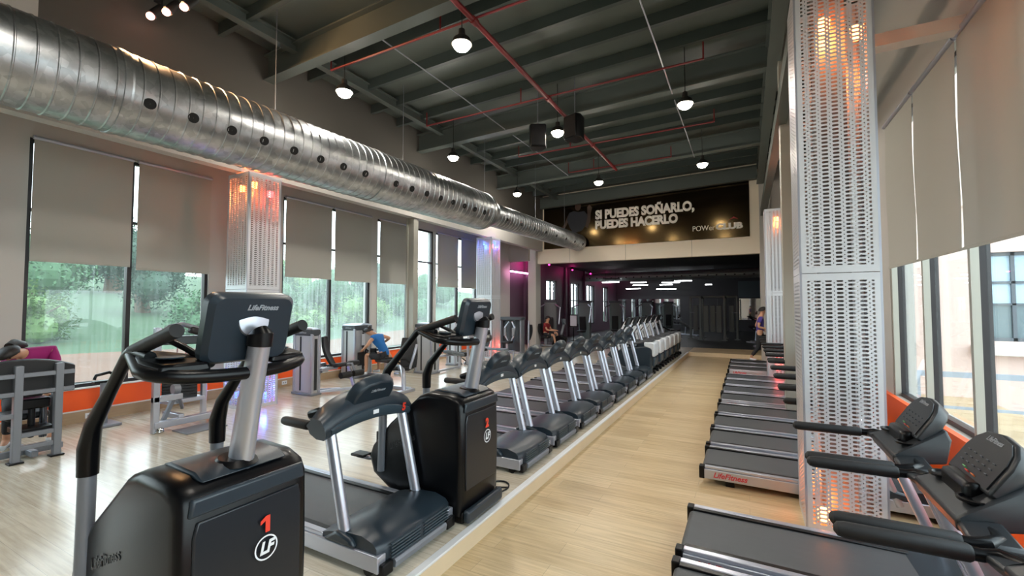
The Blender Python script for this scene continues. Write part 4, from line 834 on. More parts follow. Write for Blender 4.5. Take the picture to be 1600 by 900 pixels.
padbox('seat', t, (-0.45, 0.0, 0.46), (0.4, 0.36, 0.08))
# small pedal like handle further back by the window
t = thing('pedal_trainer', 'small black pedal handle standing before the first window sill', 'exercise machine', (-8.35, 2.98, PZ))
MB().tube([(0, -0.12, 0.68), (0, -0.1, 0.74), (0, 0.05, 0.77), (0, 0.13, 0.72), (0, 0.13, 0.67)], 0.022, 10).build('strap', BLACK, t); MB().bb(-0.06, 0.06, -0.13, 0.15, 0.63, 0.66).build('pedal', BLACK, t, bevel=0.01); MB().bb(-0.04, 0.04, -0.04, 0.04, 0, 0.64).build('stand', STEELD, t, bevel=0.01); MB().bb(-0.2, 0.2, -0.15, 0.15, 0, 0.04).build('base', STEELD, t, bevel=0.01)

# rotary torso machine behind stepper 1
t = thing('torso_machine', 'silver rotary exercise machine with a black weight stack behind stair stepper 1', 'exercise machine', (-7.35, 3.45, PZ))
m = MB(); m.bb(0.1, 0.18, -0.36, -0.28, 0, 1.45); m.build('post', STEEL, t, bevel=0.01)
MB().bb(-0.60, -0.53, -0.06, 0.01, 0.05, 1.25).build('post', STEEL, t, bevel=0.01); MB().bb(-0.31, -0.24, 0.47, 0.54, 0, 1.25).build('post', STEEL, t, bevel=0.01)
m = MB(); m.bb(0.1, 0.18, -0.36, 0.0, 0.42, 0.5); m.bb(-0.3, 0.16, -0.04, 0.03, 0.12, 0.2); m.bb(0.1, 0.2, -0.34, 0.5, 0.06, 0.15); m.bb(-0.6, -0.22, 0.0, 0.5, 0.28, 0.34); m.build('frame', STEEL, t, bevel=0.008)
st = MB()
for k in range(14): st.box((-0.42, 0.24, 0.36 + 0.045 * k), (0.12, 0.44, 0.04), Matrix.Rotation(-0.48, 3, 'Z'))
st.build('weight_stack', PLATE, t, bevel=0.004)
m = MB(); m.box((-0.42, 0.24, 1.22), (0.14, 0.60, 0.13), Matrix.Rotation(-0.48, 3, 'Z')); m.build('top_bridge', CAPM, t, bevel=0.02)
m = MB()
for d in (-0.05, 0.05): m.cyl((-0.40 + d * 0.5, 0.24 + d, 0.9), (-0.40 + d * 0.5, 0.24 + d, 1.2), 0.012, 8)
m.build('guide_rods', CHROME, t)
MB().tube([(0.12, -0.3, 1.36), (0.1, -0.15, 1.45), (0.0, 0.05, 1.48), (-0.05, 0.25, 1.42), (-0.02, 0.40, 1.33)], [0.03, 0.04, 0.035, 0.035, 0.04], 12).build('arm', STEELD, t)
padbox('arm_pad', t, (-0.03, 0.28, 1.36), (0.12, 0.26, 0.1), rotX(-18)); padbox('chest_pad', t, (0.08, -0.14, 1.33), (0.14, 0.16, 0.12)); MB().cyl((0.14, -0.32, 1.38), (0.1, -0.1, 1.36), 0.03, 12).build('pivot', CHROME, t)
for y in (-0.28, 0.46): MB().lathe([(0.05, 0), (0.06, 0.02), (0.05, 0.06), (0.03, 0.08)], 14).build('foot', CHROME, t, loc=(0.17, y, 0))
MB().bb(0.22, 0.62, -0.15, 0.38, 0.0, 0.015).build('step_plate', STEELD, t, bevel=0.003); MB().cyl((0.1, -0.1, 0.56), (0.1, -0.02, 0.56), 0.07, 16).build('knee_roller', STEELD, t); MB().bar((0.02, -0.18, 0.1), (0.0, 0.0, 0.5), 0.05, 0.05).bar((0.0, 0.0, 0.55), (-0.25, 0.2, 0.2), 0.04, 0.04).build('brace', STEELD, t, bevel=0.005)

# leg extension machine
t = thing('leg_extension_machine', 'leg extension machine with silver tower, black seat and roller pads by the second window', 'exercise machine', (-7.46, 5.88, PZ))
tower(t, -0.56, 0.0, -0.08, 0.12, 1.30)
backrest(t, (-0.10, 0.50, 0.54), 0.58, 0.38, 0.18, (0.75, 0.6))
padbox('seat', t, (-0.05, 0.55, 0.52), (0.46, 0.36, 0.08), rotY(-8))
MB().bb(-0.04, 0.06, 0.1, 0.5, 0.46, 0.52).bb(-0.3, -0.22, 0.12, 0.44, 0.5, 0.58).build('seat_frame', STEEL, t, bevel=0.01)
MB().tube([(0.12, 0.62, 0.54), (0.28, 0.66, 0.56), (0.30, 0.72, 0.36)], 0.028, 10).build('lever_arm', STEELD, t)
for y in (0.46, 0.78): MB().tube([(0.32, y - 0.13, 0.36), (0.32, y - 0.12, 0.36), (0.32, y + 0.12, 0.36), (0.32, y + 0.13, 0.36)], [0.03, 0.062, 0.062, 0.03], 14).build('roller_pad', FOAM, t)
padbox('knee_pad', t, (0.12, 0.84, 0.55), (0.12, 0.26, 0.1)); MB().cyl((-0.02, 0.14, 0.47), (-0.02, 0.28, 0.47), 0.06, 16).build('cam', CHROME, t)
m = MB(); m.bar((0.18, 0.66, 0.5), (0.34, 0.70, 0.0), 0.06, 0.06); m.bar((0.0, 0.1, 0.06), (0.3, 0.7, 0.06), 0.05, 0.05); m.bar((-0.3, 0.12, 0.06), (0.12, 0.5, 0.06), 0.05, 0.05); m.build('frame', STEEL, t, bevel=0.006)

# ab machine tower used by the man in blue
t = thing('ab_machine', 'silver weight tower with dark cap in front of the man in blue', 'exercise machine', (-8.31, 7.9, PZ))
tower(t, -0.45, 0.0, -0.26, 0.30, 1.29)
MB().bb(-0.012, 0.006, -0.16, 0.16, 0.3, 0.62).build('weight_stack', PLATE, t, bevel=0.004)
MB().bb(0.0, 0.006, -0.05, 0.06, 0.78, 1.06).build('instruction_plate', WHITEP, t, smooth=False)
padbox('seat', t, (0.62, 0.16, 0.44), (0.42, 0.36, 0.09)); MB().bb(0.58, 0.66, 0.12, 0.2, 0.0, 0.4).bb(0.0, 0.7, 0.12, 0.2, 0.04, 0.1).build('seat_post', STEEL, t, bevel=0.01)
MB().tube([(0.1, -0.05, 0.3), (0.14, -0.05, 0.62), (0.2, -0.1, 0.72), (0.28, -0.1, 0.66)], 0.022, 10).build('handle', BLACK, t); MB().bb(0.16, 0.62, -0.12, 0.12, 0.0, 0.03).build('foot_plate_front', STEELD, t, bevel=0.005)
MB().tube([(0.3, 0.05, 0.45), (0.3, 0.05, 0.72)], [0.07, 0.08], 12).build('knee_pad', FOAM, t)

# seated press with a tall black backrest
t = thing('seated_press', 'seated machine with tall black backrest and curved silver frame behind the red 5 treadmill', 'exercise machine', (-6.35, 7.15, PZ))
backrest(t, (0.0, 0.16, 0.44), 0.62, 0.34, -0.18, (-0.6, 0.8), PAD)
padbox('seat', t, (-0.2, 0.2, 0.42), (0.42, 0.38, 0.09), Matrix.Rotation(0.4, 3, 'Z'))
MB().tube([(0.26, -0.28, 0.0), (0.24, -0.26, 0.28), (0.12, -0.16, 0.44), (-0.1, 0.0, 0.46), (-0.2, 0.1, 0.40)], 0.045, 12).build('curved_frame', STEEL, t)
MB().tube([(0.05, 0.14, 0.42), (0.14, 0.2, 0.78), (0.12, 0.28, 0.92)], 0.03, 10).build('back_support', STEEL, t)
MB().bb(-0.5, 0.2, -0.05, 0.03, 0.0, 0.07).bb(0.2, 0.32, -0.5, 0.0, 0.0, 0.06).build('floor_frame', STEEL, t, bevel=0.01); MB().cyl((-0.12, -0.1, 0.34), (0.02, -0.1, 0.34), 0.06, 14).build('cam', CHROME, t)
for s in (-1, 1): MB().tube([(-0.1 + 0.15 * s, 0.2, 0.5), (-0.22 + 0.2 * s, 0.1, 0.62), (-0.36 + 0.2 * s, 0.05, 0.62)], 0.02, 8).build('handle', FOAM, t)

# machine with a dark slotted tower by the slim pillar
t = thing('leg_curl_machine', 'silver tower machine with a grey bench seat just right of the slim bare pillar', 'exercise machine', (-7.1, 9.3, PZ))
tower(t, -0.55, 0.0, -0.26, 0.06, 1.29)
padbox('seat', t, (0.06, 0.62, 0.46), (0.34, 0.6, 0.08), rotX(-14), mat('grey_upholstery', rgb(112, 120, 128), 0.5)); padbox('knee_pad', t, (0.08, 0.96, 0.40), (0.3, 0.14, 0.12))
m = MB(); m.bar((0.06, 0.9, 0.36), (0.02, 0.96, 0.0), 0.06, 0.06); m.bar((0.0, 0.0, 0.05), (0.02, 0.96, 0.05), 0.05, 0.05); m.bar((-0.1, 0.05, 0.42), (0.06, 0.6, 0.42), 0.05, 0.05); m.build('frame', STEEL, t, bevel=0.006); MB().tube([(0.14, 0.9, 0.3), (0.2, 1.0, 0.22), (0.16, 1.05, 0.14)], 0.016, 8).build('handle', BLACK, t)

# pale tower beyond it
t = thing('chest_press_machine', 'pale silver chest press with a red marked frame behind stair stepper 2', 'exercise machine', (-7.4, 10.85, PZ))
tower(t, -0.42, -0.1, -0.2, 0.12, 1.42, body=mat('pale_blue_grey_shroud', rgb(196, 206, 214), 0.4), cap=mat('pale_blue_grey_cap', rgb(150, 166, 178), 0.4))
m = MB(); m.bar((0.1, 0.1, 0.0), (0.16, 0.12, 0.86), 0.07, 0.07); m.bar((0.55, 0.3, 0.0), (0.5, 0.3, 0.86), 0.07, 0.07); m.bar((0.14, 0.12, 0.84), (0.52, 0.3, 0.84), 0.07, 0.07); m.bar((0.0, 0.1, 0.05), (0.6, 0.34, 0.05), 0.1, 0.08); m.build('frame', STEEL, t, bevel=0.01)
MB().bb(0.28, 0.34, 0.16, 0.2, 0.42, 0.72).bb(0.22, 0.40, 0.16, 0.2, 0.66, 0.72).build('red_plate', REDP, t, bevel=0.005); padbox('seat', t, (0.3, 0.5, 0.42), (0.36, 0.34, 0.08)); backrest(t, (0.3, 0.75, 0.5), 0.5, 0.3, 0.1, (0, -1))
for s in (-1, 1): MB().tube([(0.3 + 0.2 * s, 0.32, 0.86), (0.3 + 0.26 * s, 0.42, 0.98), (0.3 + 0.24 * s, 0.52, 1.0)], 0.022, 8).build('handle', FOAM, t)

# dark pec deck by the blue-lit column
t = thing('pec_deck', 'dark framed pec deck machine standing before the magenta-lit wall opening', 'exercise machine', (-7.75, 14.6, PZ))
for x_ in (-0.42, 0.42): MB().bb(x_, x_ + 0.06, -0.15, 0.15, 0, 1.28).build('post', STEELD, t, bevel=0.01)
MB().bb(-0.45, 0.5, -0.18, 0.18, 1.2, 1.33).build('top_bridge', CAPM, t, bevel=0.03); MB().bb(-0.36, 0.42, 0.0, 0.1, 0.05, 1.2).build('back_panel', mat('dark_panel', rgb(52, 57, 62), 0.45), t, bevel=0.01)
for s in (-1, 1):
    a = MB().tube([(0.03 + s * 0.06, -0.12, 1.15), (0.03 + s * 0.2, -0.18, 0.95), (0.03 + s * 0.16, -0.2, 0.6), (0.03 + s * 0.05, -0.2, 0.42)], [0.025, 0.035, 0.035, 0.02], 10).build('swing_arm', STEEL, t)
    MB().box((0.03 + s * 0.17, -0.24, 0.78), (0.09, 0.06, 0.3)).build('arm_pad', mat('grey_pad', rgb(130, 134, 138), 0.5), a, bevel=0.015)
padbox('seat', t, (0.05, -0.42, 0.42), (0.34, 0.34, 0.08)); MB().bb(0.01, 0.09, -0.46, -0.38, 0, 0.38).bb(-0.4, 0.46, -0.3, -0.2, 0, 0.07).bb(0.0, 0.1, -0.6, 0.0, 0, 0.07).build('floor_frame', STEEL, t, bevel=0.01)
m = MB(); m.bar((0.75, -0.1, 0.0), (0.72, 0.0, 1.2), 0.05, 0.05); m.build('side_post', STEEL, t, bevel=0.006); backrest(t, (0.68, 0.0, 0.5), 0.55, 0.26, 0.1, (-0.4, -0.9))
# low silver bench frame in front of the red-lit foot of the far column
t = thing('low_bench_frame', 'low silver bench frame before the red-lit foot of the far left column cover', 'bench', (-7.35, 12.1, PZ))
MB().bb(-0.5, 0.9, -0.03, 0.03, 0.05, 0.1).bb(-0.5, 0.9, 0.3, 0.35, 0.3, 0.34).build('rails', CHROME, t, bevel=0.006)
for x in (-0.45, 0.8): MB().bb(x, x + 0.05, -0.1, 0.4, 0.0, 0.05).bb(x, x + 0.05, 0.3, 0.35, 0.05, 0.32).build('leg', STEEL, t, bevel=0.006)
padbox('pad', t, (0.2, 0.2, 0.36), (0.9, 0.26, 0.06), None, mat('grey_upholstery', rgb(112, 120, 128), 0.5), 0.015)
# exercise bike by the man in red
t = thing('exercise_bike', 'dark exercise bike that the seated man in red is riding', 'exercise bike', (-7.2, 17.35, PZ))
MB().prism([(-0.05, 0.1), (0.55, 0.1), (0.62, 0.4), (0.35, 0.55), (0.05, 0.42)], -0.12, 0.12, 'y').build('housing', BLACK, t, bevel=0.04); MB().bar((0.35, 0, 0.5), (0.50, 0, 1.05), 0.07, 0.09).build('mast', STEELD, t, bevel=0.01); padbox('seat', t, (-0.34, 0, 0.40), (0.36, 0.36, 0.08)); backrest(t, (-0.52, 0, 0.48), 0.5, 0.36, 0.08, (1, 0)); MB().box((0.47, 0, 1.08), (0.05, 0.34, 0.24), rotY(-15)).build('console', DBLUE, t, bevel=0.01)
MB().bb(-0.6, 0.7, -0.05, 0.05, 0.02, 0.1).bb(-0.6, -0.5, -0.25, 0.25, 0, 0.07).bb(0.6, 0.7, -0.25, 0.25, 0, 0.07).bb(-0.4, -0.28, -0.05, 0.05, 0.08, 0.38).build('frame', STEELD, t, bevel=0.01)

# ================================================================ PEOPLE
SKIN = mat('skin', rgb(198, 148, 118), 0.5); HAIRD = mat('dark_hair', rgb(28, 22, 20), 0.5, bump=0.3, bscale=120)
def skinmesh(name, verts, edges, rad, m, parent, root=0, sub=2):
    me = bpy.data.meshes.new(name); me.from_pydata([tuple(v) for v in verts], edges, []); o = bpy.data.objects.new(name, me); C.objects.link(o)
    o.modifiers.new('skin', 'SKIN'); sl = me.skin_vertices[0].data
    for i, r in enumerate(rad):
        r = r if isinstance(r, tuple) else (r, r); sl[i].radius = r; sl[i].use_root = (i == root)
    s_ = o.modifiers.new('sub', 'SUBSURF'); s_.levels = sub; s_.render_levels = sub
    bpy.context.view_layer.update()
    ev = bpy.data.meshes.new_from_object(o.evaluated_get(bpy.context.evaluated_depsgraph_get()))
    bpy.data.objects.remove(o); ev.name = name; ev.materials.clear(); ev.materials.append(m)
    ev.polygons.foreach_set('use_smooth', [True] * len(ev.polygons))
    o = bpy.data.objects.new(name, ev); C.objects.link(o); o.parent = parent
    return o
def person(label, loc, J, shirt, bottom, long_legs=False, shoes=True, hair='short', shoe_m=None, group='people in the gym', sleeve=0.6):
    """J: joint positions relative to loc: pel, wai, che, nec, hea(centre), dir (face), and per side sh, el, wr, hip, kn, an (suffix L / R)"""
    t = thing('person', label, 'person', loc, 0, group); V = {k: Vector(v) for k, v in J.items()}
    fd = V['dir'].normalized(); upn = (V['hea'] - V['nec']).normalized()
    vs, es, rs, ix = [], [], [], {}
    def add(k, p, r, par=None):
        ix[k] = len(vs); vs.append(Vector(p)); rs.append(r)
        if par is not None: es.append((ix[par], ix[k]))
    add('pel', V['pel'], (0.13, 0.10)); add('wai', V['wai'], (0.115, 0.09), 'pel'); add('che', V['che'], (0.135, 0.10), 'wai'); add('nec', V['nec'], 0.058, 'che')
    add('jaw', V['hea'] - upn * 0.06 + fd * 0.015, 0.068, 'nec'); add('hea', V['hea'] + upn * 0.02, 0.092, 'jaw'); add('top', V['hea'] + upn * 0.085, 0.07, 'hea')
    for s in 'LR':
        add('sh' + s, V['sh' + s], 0.055, 'che'); add('el' + s, V['el' + s], 0.040, 'sh' + s); add('wr' + s, V['wr' + s], 0.027, 'el' + s)
        fdir = (V['wr' + s] - V['el' + s]).normalized(); sd = fdir.cross(Vector((0, 0, 1))); sd = sd.normalized() if sd.length > 0.05 else Vector((0, 1, 0))
        add('pa' + s, V['wr' + s] + fdir * 0.055, (0.036, 0.022), 'wr' + s)
        for q in range(4):
            b0 = V['wr' + s] + fdir * 0.085 + sd * (q - 1.5) * 0.019; ln = (0.034, 0.04, 0.037, 0.028)[q]
            add('f%d%s' % (q, s), b0 + fdir * ln * 0.5, 0.0085, 'pa' + s); add('g%d%s' % (q, s), b0 + fdir * ln * 1.5 + Vector((0, 0, -0.018)), 0.007, 'f%d%s' % (q, s))
        add('th' + s, V['wr' + s] + fdir * 0.05 - sd * 0.045, 0.0095, 'pa' + s)
        add('hip' + s, V['hip' + s], 0.088, 'pel'); add('kn' + s, V['kn' + s], 0.055, 'hip' + s); add('an' + s, V['an' + s], 0.036, 'kn' + s)
        fo = Vector((fd.x, fd.y, 0)).normalized(); add('to' + s, V['an' + s] + fo * 0.15 + Vector((0, 0, -0.055)), 0.03, 'an' + s)
    skinmesh('body', vs, es, rs, SKIN, t)
    def garment(nm, keys, m, rr): 
        kk = {k: i for i, k in enumerate(keys)}; P = [kk_ for kk_ in keys]
        vv = [rr[k][0] for k in keys]; ee = [(kk[rr[k][2]], kk[k]) for k in keys if rr[k][2] in kk]; skinmesh(nm, vv, ee, [rr[k][1] for k in keys], m, t)
    g = {'pel': (lerp(V['wai'], V['pel'], 1.15), (0.155, 0.122), None), 'wai': (V['wai'], (0.14, 0.108), 'pel'), 'che': (V['che'], (0.16, 0.118), 'wai'), 'ncb': (lerp(V['che'], V['nec'], 0.7), (0.085, 0.08), 'che')}
    for s in 'LR': g['sh' + s] = (V['sh' + s], 0.07, 'che'); g['sl' + s] = (lerp(V['sh' + s], V['el' + s], sleeve), 0.058, 'sh' + s)
    garment('shirt', list(g), shirt, g)
    g = {'wai': (lerp(V['pel'], V['wai'], 0.6), (0.148, 0.112), None), 'pel': (V['pel'], (0.15, 0.118), 'wai')}
    for s in 'LR':
        g['hip' + s] = (V['hip' + s], 0.105, 'pel')
        g['kn' + s] = (V['kn' + s] if long_legs else lerp(V['hip' + s], V['kn' + s], 0.85), 0.068 if long_legs else 0.08, 'hip' + s)
        if long_legs: g['an' + s] = (lerp(V['kn' + s], V['an' + s], 0.85), 0.048, 'kn' + s)
    garment('leggings' if long_legs else 'shorts', list(g), bottom, g)
    for s in 'LR':
        fo = Vector((fd.x, fd.y, 0)).normalized(); a = V['an' + s]
        skinmesh('shoe', [a + Vector((0, 0, -0.035)) - fo * 0.03, a + fo * 0.07 + Vector((0, 0, -0.05)), a + fo * 0.16 + Vector((0, 0, -0.06))], [(0, 1), (1, 2)], [0.045, 0.042, 0.035], shoe_m or WHITEP, t)
    # hair cap: back and top of the skull
    h = V['hea'] + upn * 0.035; side = fd.cross(upn).normalized(); b2 = upn.cross(side).normalized() * -1
    m = MB(); loops = []
    for i in range(9):
        th = i / 8 * PI * 0.62; L = []
        for k in range(18):
            a = 2 * PI * k / 18; cut = 1.0 - 0.42 * max(0, math.cos(a)); tt = th * cut
            d = upn * math.cos(tt) + (fd * math.cos(a) + side * math.sin(a)) * math.sin(tt); L.append(h + d * 0.112 * (0.95 + 0.05 * math.sin(tt)))
        loops.append(L)
    ho = m.loft(loops, caps=False).build('hair', HAIRD, t, angle=80)
    if hair == 'bun': MB().ball(h - fd * 0.10 + upn * 0.07, 0.05).build('hair_bun', HAIRD, ho)
    if hair == 'long': MB().tube([h - fd * 0.09, h - fd * 0.14 - upn * 0.06, h - fd * 0.12 - upn * 0.2, h - fd * 0.10 - upn * 0.28], [0.05, 0.055, 0.045, 0.015], 10).build('ponytail', HAIRD, ho)
    # face
    hc = V['hea']; f = MB()
    MB().loft([[hc + fd * 0.088 + upn * 0.03 + side * 0.008, hc + fd * 0.088 + upn * 0.03 - side * 0.008, hc + fd * 0.085 + upn * 0.02], [hc + fd * 0.088 - upn * 0.012 + side * 0.017, hc + fd * 0.088 - upn * 0.012 - side * 0.017, hc + fd * 0.112 - upn * 0.008]]).build('nose', SKIN, t, bevel=0.003)
    for q in (-1, 1):
        MB().ball(hc + fd * 0.082 + upn * 0.022 + side * 0.033 * q, 0.011, 8, 6).build('eye', mat('eye_dark', rgb(40, 28, 24), 0.3), t)
        MB().ball(hc + side * 0.092 * q + upn * 0.0, 0.026, 10, 8, (0.9, 0.55, 1.1)).build('ear', SKIN, t)
    MB().ball(hc + fd * 0.078 - upn * 0.045, 0.02, 10, 6, (1.0, 1.0, 0.4)).build('mouth', mat('lips', rgb(158, 92, 82), 0.5), t)
    return t
BLUE = mat('blue_shirt', rgb(24, 104, 176), 0.75, bump=0.1, bscale=40); DSH = mat('dark_shorts', rgb(30, 32, 36), 0.75); REDS = mat('dark_red_shirt', rgb(134, 28, 34), 0.75); PURP = mat('purple_shirt', rgb(74, 58, 140), 0.75); MAG = mat('magenta_shirt', rgb(150, 22, 104), 0.75)
# man in blue: seated facing the windows, bent forward, elbows out
person('person in a blue shirt bending forward on the machine by the windows', (-7.71, 8.06, PZ), dict(
    pel=(0, 0, 0.53), wai=(-0.06, -0.02, 0.70), che=(-0.20, -0.07, 0.94), nec=(-0.31, -0.11, 1.06), hea=(-0.40, -0.15, 1.12), dir=(-0.8, -0.3, -0.4),
    shL=(-0.17, -0.27, 0.98), elL=(-0.20, -0.42, 0.80), wrL=(-0.42, -0.32, 0.70), shR=(-0.28, 0.13, 1.00), elR=(-0.22, 0.36, 0.94), wrR=(-0.42, 0.32, 0.80),
    hipL=(-0.02, -0.12, 0.50), knL=(-0.42, -0.22, 0.58), anL=(-0.40, -0.24, 0.17), hipR=(-0.02, 0.12, 0.50), knR=(-0.44, 0.2, 0.58), anR=(-0.42, 0.2, 0.17)), BLUE, DSH, hair='bun', sleeve=0.15)
# person bent over the crunch machine pad, seen from behind it
person('person in magenta with dark hair bent low behind the wide black pad', (-7.66, 1.98, PZ), dict(
    pel=(-0.58, 0.22, 0.64), wai=(-0.52, 0.21, 0.92), che=(-0.36, 0.14, 1.14), nec=(-0.22, 0.0, 1.18), hea=(-0.12, -0.10, 1.19), dir=(0.6, -0.3, -0.8),
    shL=(-0.36, 0.34, 1.18), elL=(-0.12, 0.34, 0.86), wrL=(0.04, 0.2, 0.70), shR=(-0.30, -0.04, 1.12), elR=(-0.08, -0.26, 0.84), wrR=(0.04, -0.1, 0.70),
    hipL=(-0.56, 0.30, 0.58), knL=(-0.2, 0.34, 0.52), anL=(-0.28, 0.34, 0.12), hipR=(-0.56, 0.04, 0.58), knR=(-0.2, -0.06, 0.52), anR=(-0.28, -0.06, 0.12)), MAG, DSH, long_legs=True, hair='long')
# man in red riding the bike
person('person in a dark red shirt sitting on an exercise bike at the far left pillar', (-7.54, 17.35, PZ), dict(
    pel=(0, 0, 0.52), wai=(0.0, 0, 0.68), che=(0.02, 0, 0.90), nec=(0.05, 0, 1.04), hea=(0.07, 0, 1.17), dir=(1, -0.05, -0.1),
    shL=(0.03, 0.18, 0.96), elL=(0.14, 0.22, 0.72), wrL=(0.36, 0.16, 0.70), shR=(0.03, -0.18, 0.96), elR=(0.14, -0.22, 0.72), wrR=(0.36, -0.14, 0.70),
    hipL=(0.03, 0.1, 0.50), knL=(0.44, 0.14, 0.60), anL=(0.50, 0.16, 0.24), hipR=(0.03, -0.1, 0.50), knR=(0.42, -0.16, 0.52), anR=(0.52, -0.2, 0.10)), REDS, DSH, hair='short')
person('person in a purple shirt walking on a far right treadmill beside the column cover', (0.36, 15.46, 0.17), dict(
    pel=(0, 0, 0.90), wai=(0.01, 0, 1.05), che=(0.03, 0, 1.28), nec=(0.05, 0, 1.42), hea=(0.08, 0, 1.55), dir=(1, 0, 0),
    shL=(0.03, 0.18, 1.34), elL=(-0.1, 0.22, 1.10), wrL=(0.08, 0.22, 0.98), shR=(0.03, -0.18, 1.34), elR=(-0.04, -0.23, 1.08), wrR=(0.18, -0.2, 1.02),
    hipL=(0, 0.09, 0.86), knL=(0.16, 0.09, 0.48), anL=(0.20, 0.09, 0.09), hipR=(0, -0.09, 0.86), knR=(-0.04, -0.09, 0.46), anR=(-0.26, -0.09, 0.14)), PURP, DSH, long_legs=True, hair='short')

# ================================================================ BACK ROOM
MIRROR = mat('mirror', (0.75, 0.78, 0.78, 1), 0.03, 1.0)
for a, b_, lb in ((-8.7, -4.2, 'wide mirror on the rear wall of the back room, left of the cable station'), (-0.4, 3.2, 'mirror on the rear wall of the back room, right of the cable station')):
    o = tag(bx('wall_mirror', MIRROR, a, b_, 33.95, 33.99, 0.9, 2.36), lb, 'mirror')
tag(bx('wall_panel', mat('teal_grey_panel', rgb(84, 98, 104), 0.6), -0.45, 3.9, 33.93, 34.0, 2.42, 3.55), 'teal grey panel on the upper rear wall at the right of the back room', 'panel')
LIN = mat('white_tube_glow', (0.95, 0.97, 1.0, 1), 0.5, emit=11)
LX = [(-7.6, -6.6, 26, 3.25), (-7.6, -6.6, 32, 3.06), (-6.8, -5.8, 30, 3.4), (-6.9, -5.9, 31, 3.26), (-5.5, -4.2, 32, 3.0), (-5.1, -4.3, 31, 3.25), (-4.8, -3.7, 30, 3.35), (-3.9, -2.9, 29, 3.38), (-2.3, -1.9, 31, 3.2)]
for k, (a, b_, y, z) in enumerate(LX):
    t = thing('linear_light', 'white linear ceiling light, %s of those in the dark back room counted from the left' % ORD[k], 'light', ((a + b_) / 2, y, z), 0, 'linear lights in the back room')
    MB().bb(-(b_ - a) / 2, (b_ - a) / 2, -0.07, 0.07, 0, 0.05).build('tube', LIN, t, bevel=0.01); MB().bb(-(b_ - a) / 2, (b_ - a) / 2, -0.09, 0.09, 0.05, 0.08).build('housing', CORD, t, bevel=0.01)
    m = MB()
    for x in (-0.3, 0.3): m.tube([(x * (b_ - a), 0, 0.08), (x * (b_ - a), 0, 4.0 - z)], 0.006, 5)
    m.build('hanger', CORD, t)
t = thing('magenta_light', 'pink white tube light in the magenta wall opening', 'light', (XL + 0.25, 17.2, 3.32)); MB().bb(-0.03, 0.03, -1.0, 1.0, -0.03, 0.03).build('tube', mat('pink_tube_glow', (1.0, 0.35, 0.7, 1), 0.5, emit=7), t, bevel=0.008); MB().bb(-0.05, 0.05, -1.0, 1.0, 0.03, 0.07).build('housing', CORD, t, bevel=0.006); MB().tube([(0, 0.6, 0.07), (0, 0.6, 0.68)], 0.008, 6).build('hanger', CORD, t)
for k, (x, y, e_) in enumerate(((-8.5, 17.75, 9), (-8.3, 19.5, 3), (-8.4, 23.0, 4), (-8.4, 26.2, 5), (-8.4, 29.6, 5), (-8.4, 32.6, 4))):
    t = thing('accent_light', 'magenta accent lamp under the back room ceiling, %s from the pillar' % ORD[k], 'light', (x, y, 3.86), 0, 'magenta accent lamps')
    MB().lathe([(0.05, 0.14), (0.06, 0.12), (0.06, 0.02), (0.05, 0.0)], 14).build('housing', CORD, t); MB().ball((0, 0, -0.005), 0.045, 10, 6).build('bulb', G_PK, t)
    ld = bpy.data.lights.new('accent_lamp_light', 'POINT'); ld.color = (1.0, 0.05, 0.35); ld.energy = e_; ld.shadow_soft_size = 0.08; lo = bpy.data.objects.new('accent_lamp_light', ld); C.objects.link(lo); lo.location = (x, y, 3.72)
t = thing('air_duct', 'grey round air duct crossing the dark back room below its ceiling', 'air duct', (-3, 26.3, 3.6))
MB().lathe([(0.25, k * 0.3 - 5.7) for k in range(43)], 24, ax='x').build('duct_section', mat('dull_duct', rgb(150, 158, 158), 0.4, 0.4), t)
for k in range(26): MB().ball((-5.4 + k * 0.44, -0.235, -0.06), 0.045, 10, 6, (1, 0.4, 1)).build('air_hole_disc', HOLE, t)  # flattened black balls stand for shaded holes
m = MB()
for x in (-4.5, -1.5, 1.5, 4.5): m.tube([(x, 0, 0.25), (x, 0, 0.4)], 0.008, 5)
m.build('hanger_rod', STEELD, t)
# cable station
DKST = mat('dark_machine_steel', rgb(96, 104, 106), 0.4, 0.4)
t = thing('cable_station', 'large dark cable station with grey upright columns in the middle of the back room', 'cable machine', (-1.5, 25.2, PZ))
m = MB(); m.bb(-1.15, 1.15, -0.05, 0.05, 2.15, 2.25); m.bb(-0.6, -0.5, -0.9, 0.9, 2.12, 2.22); m.bb(0.5, 0.6, -0.9, 0.9, 2.12, 2.22); m.build('top_beams', DKST, t, bevel=0.01)
for x, y in ((-1.1, 0), (1.1, 0), (-0.55, -0.8), (0.55, -0.8), (-0.55, 0.8), (0.55, 0.8)):
    p = MB().bb(x - 0.05, x + 0.05, y - 0.05, y + 0.05, 0, 2.2).build('post', DKST, t, bevel=0.01)
    MB().bb(x - 0.13, x + 0.13, y - 0.22, y + 0.22, 0, 0.05).build('foot', DKST, p, bevel=0.008)
for x, y in ((-0.85, 0), (0.85, 0), (0, -0.45), (-0.3, -0.7), (0.3, -0.7)):
    MB().bb(x - 0.12, x + 0.12, y - 0.06, y + 0.06, 0.4, 1.75).build('shroud', mat('dim_shroud', rgb(104, 112, 112), 0.45), t, bevel=0.02)
for x in (-1.0, 1.0, 0.2): MB().tube([(x, -0.1, 2.1), (x, -0.15, 1.4)], 0.008, 5).bb(x - 0.12, x + 0.12, -0.17, -0.13, 1.36, 1.4).build('cable_handle', STEELD, t)
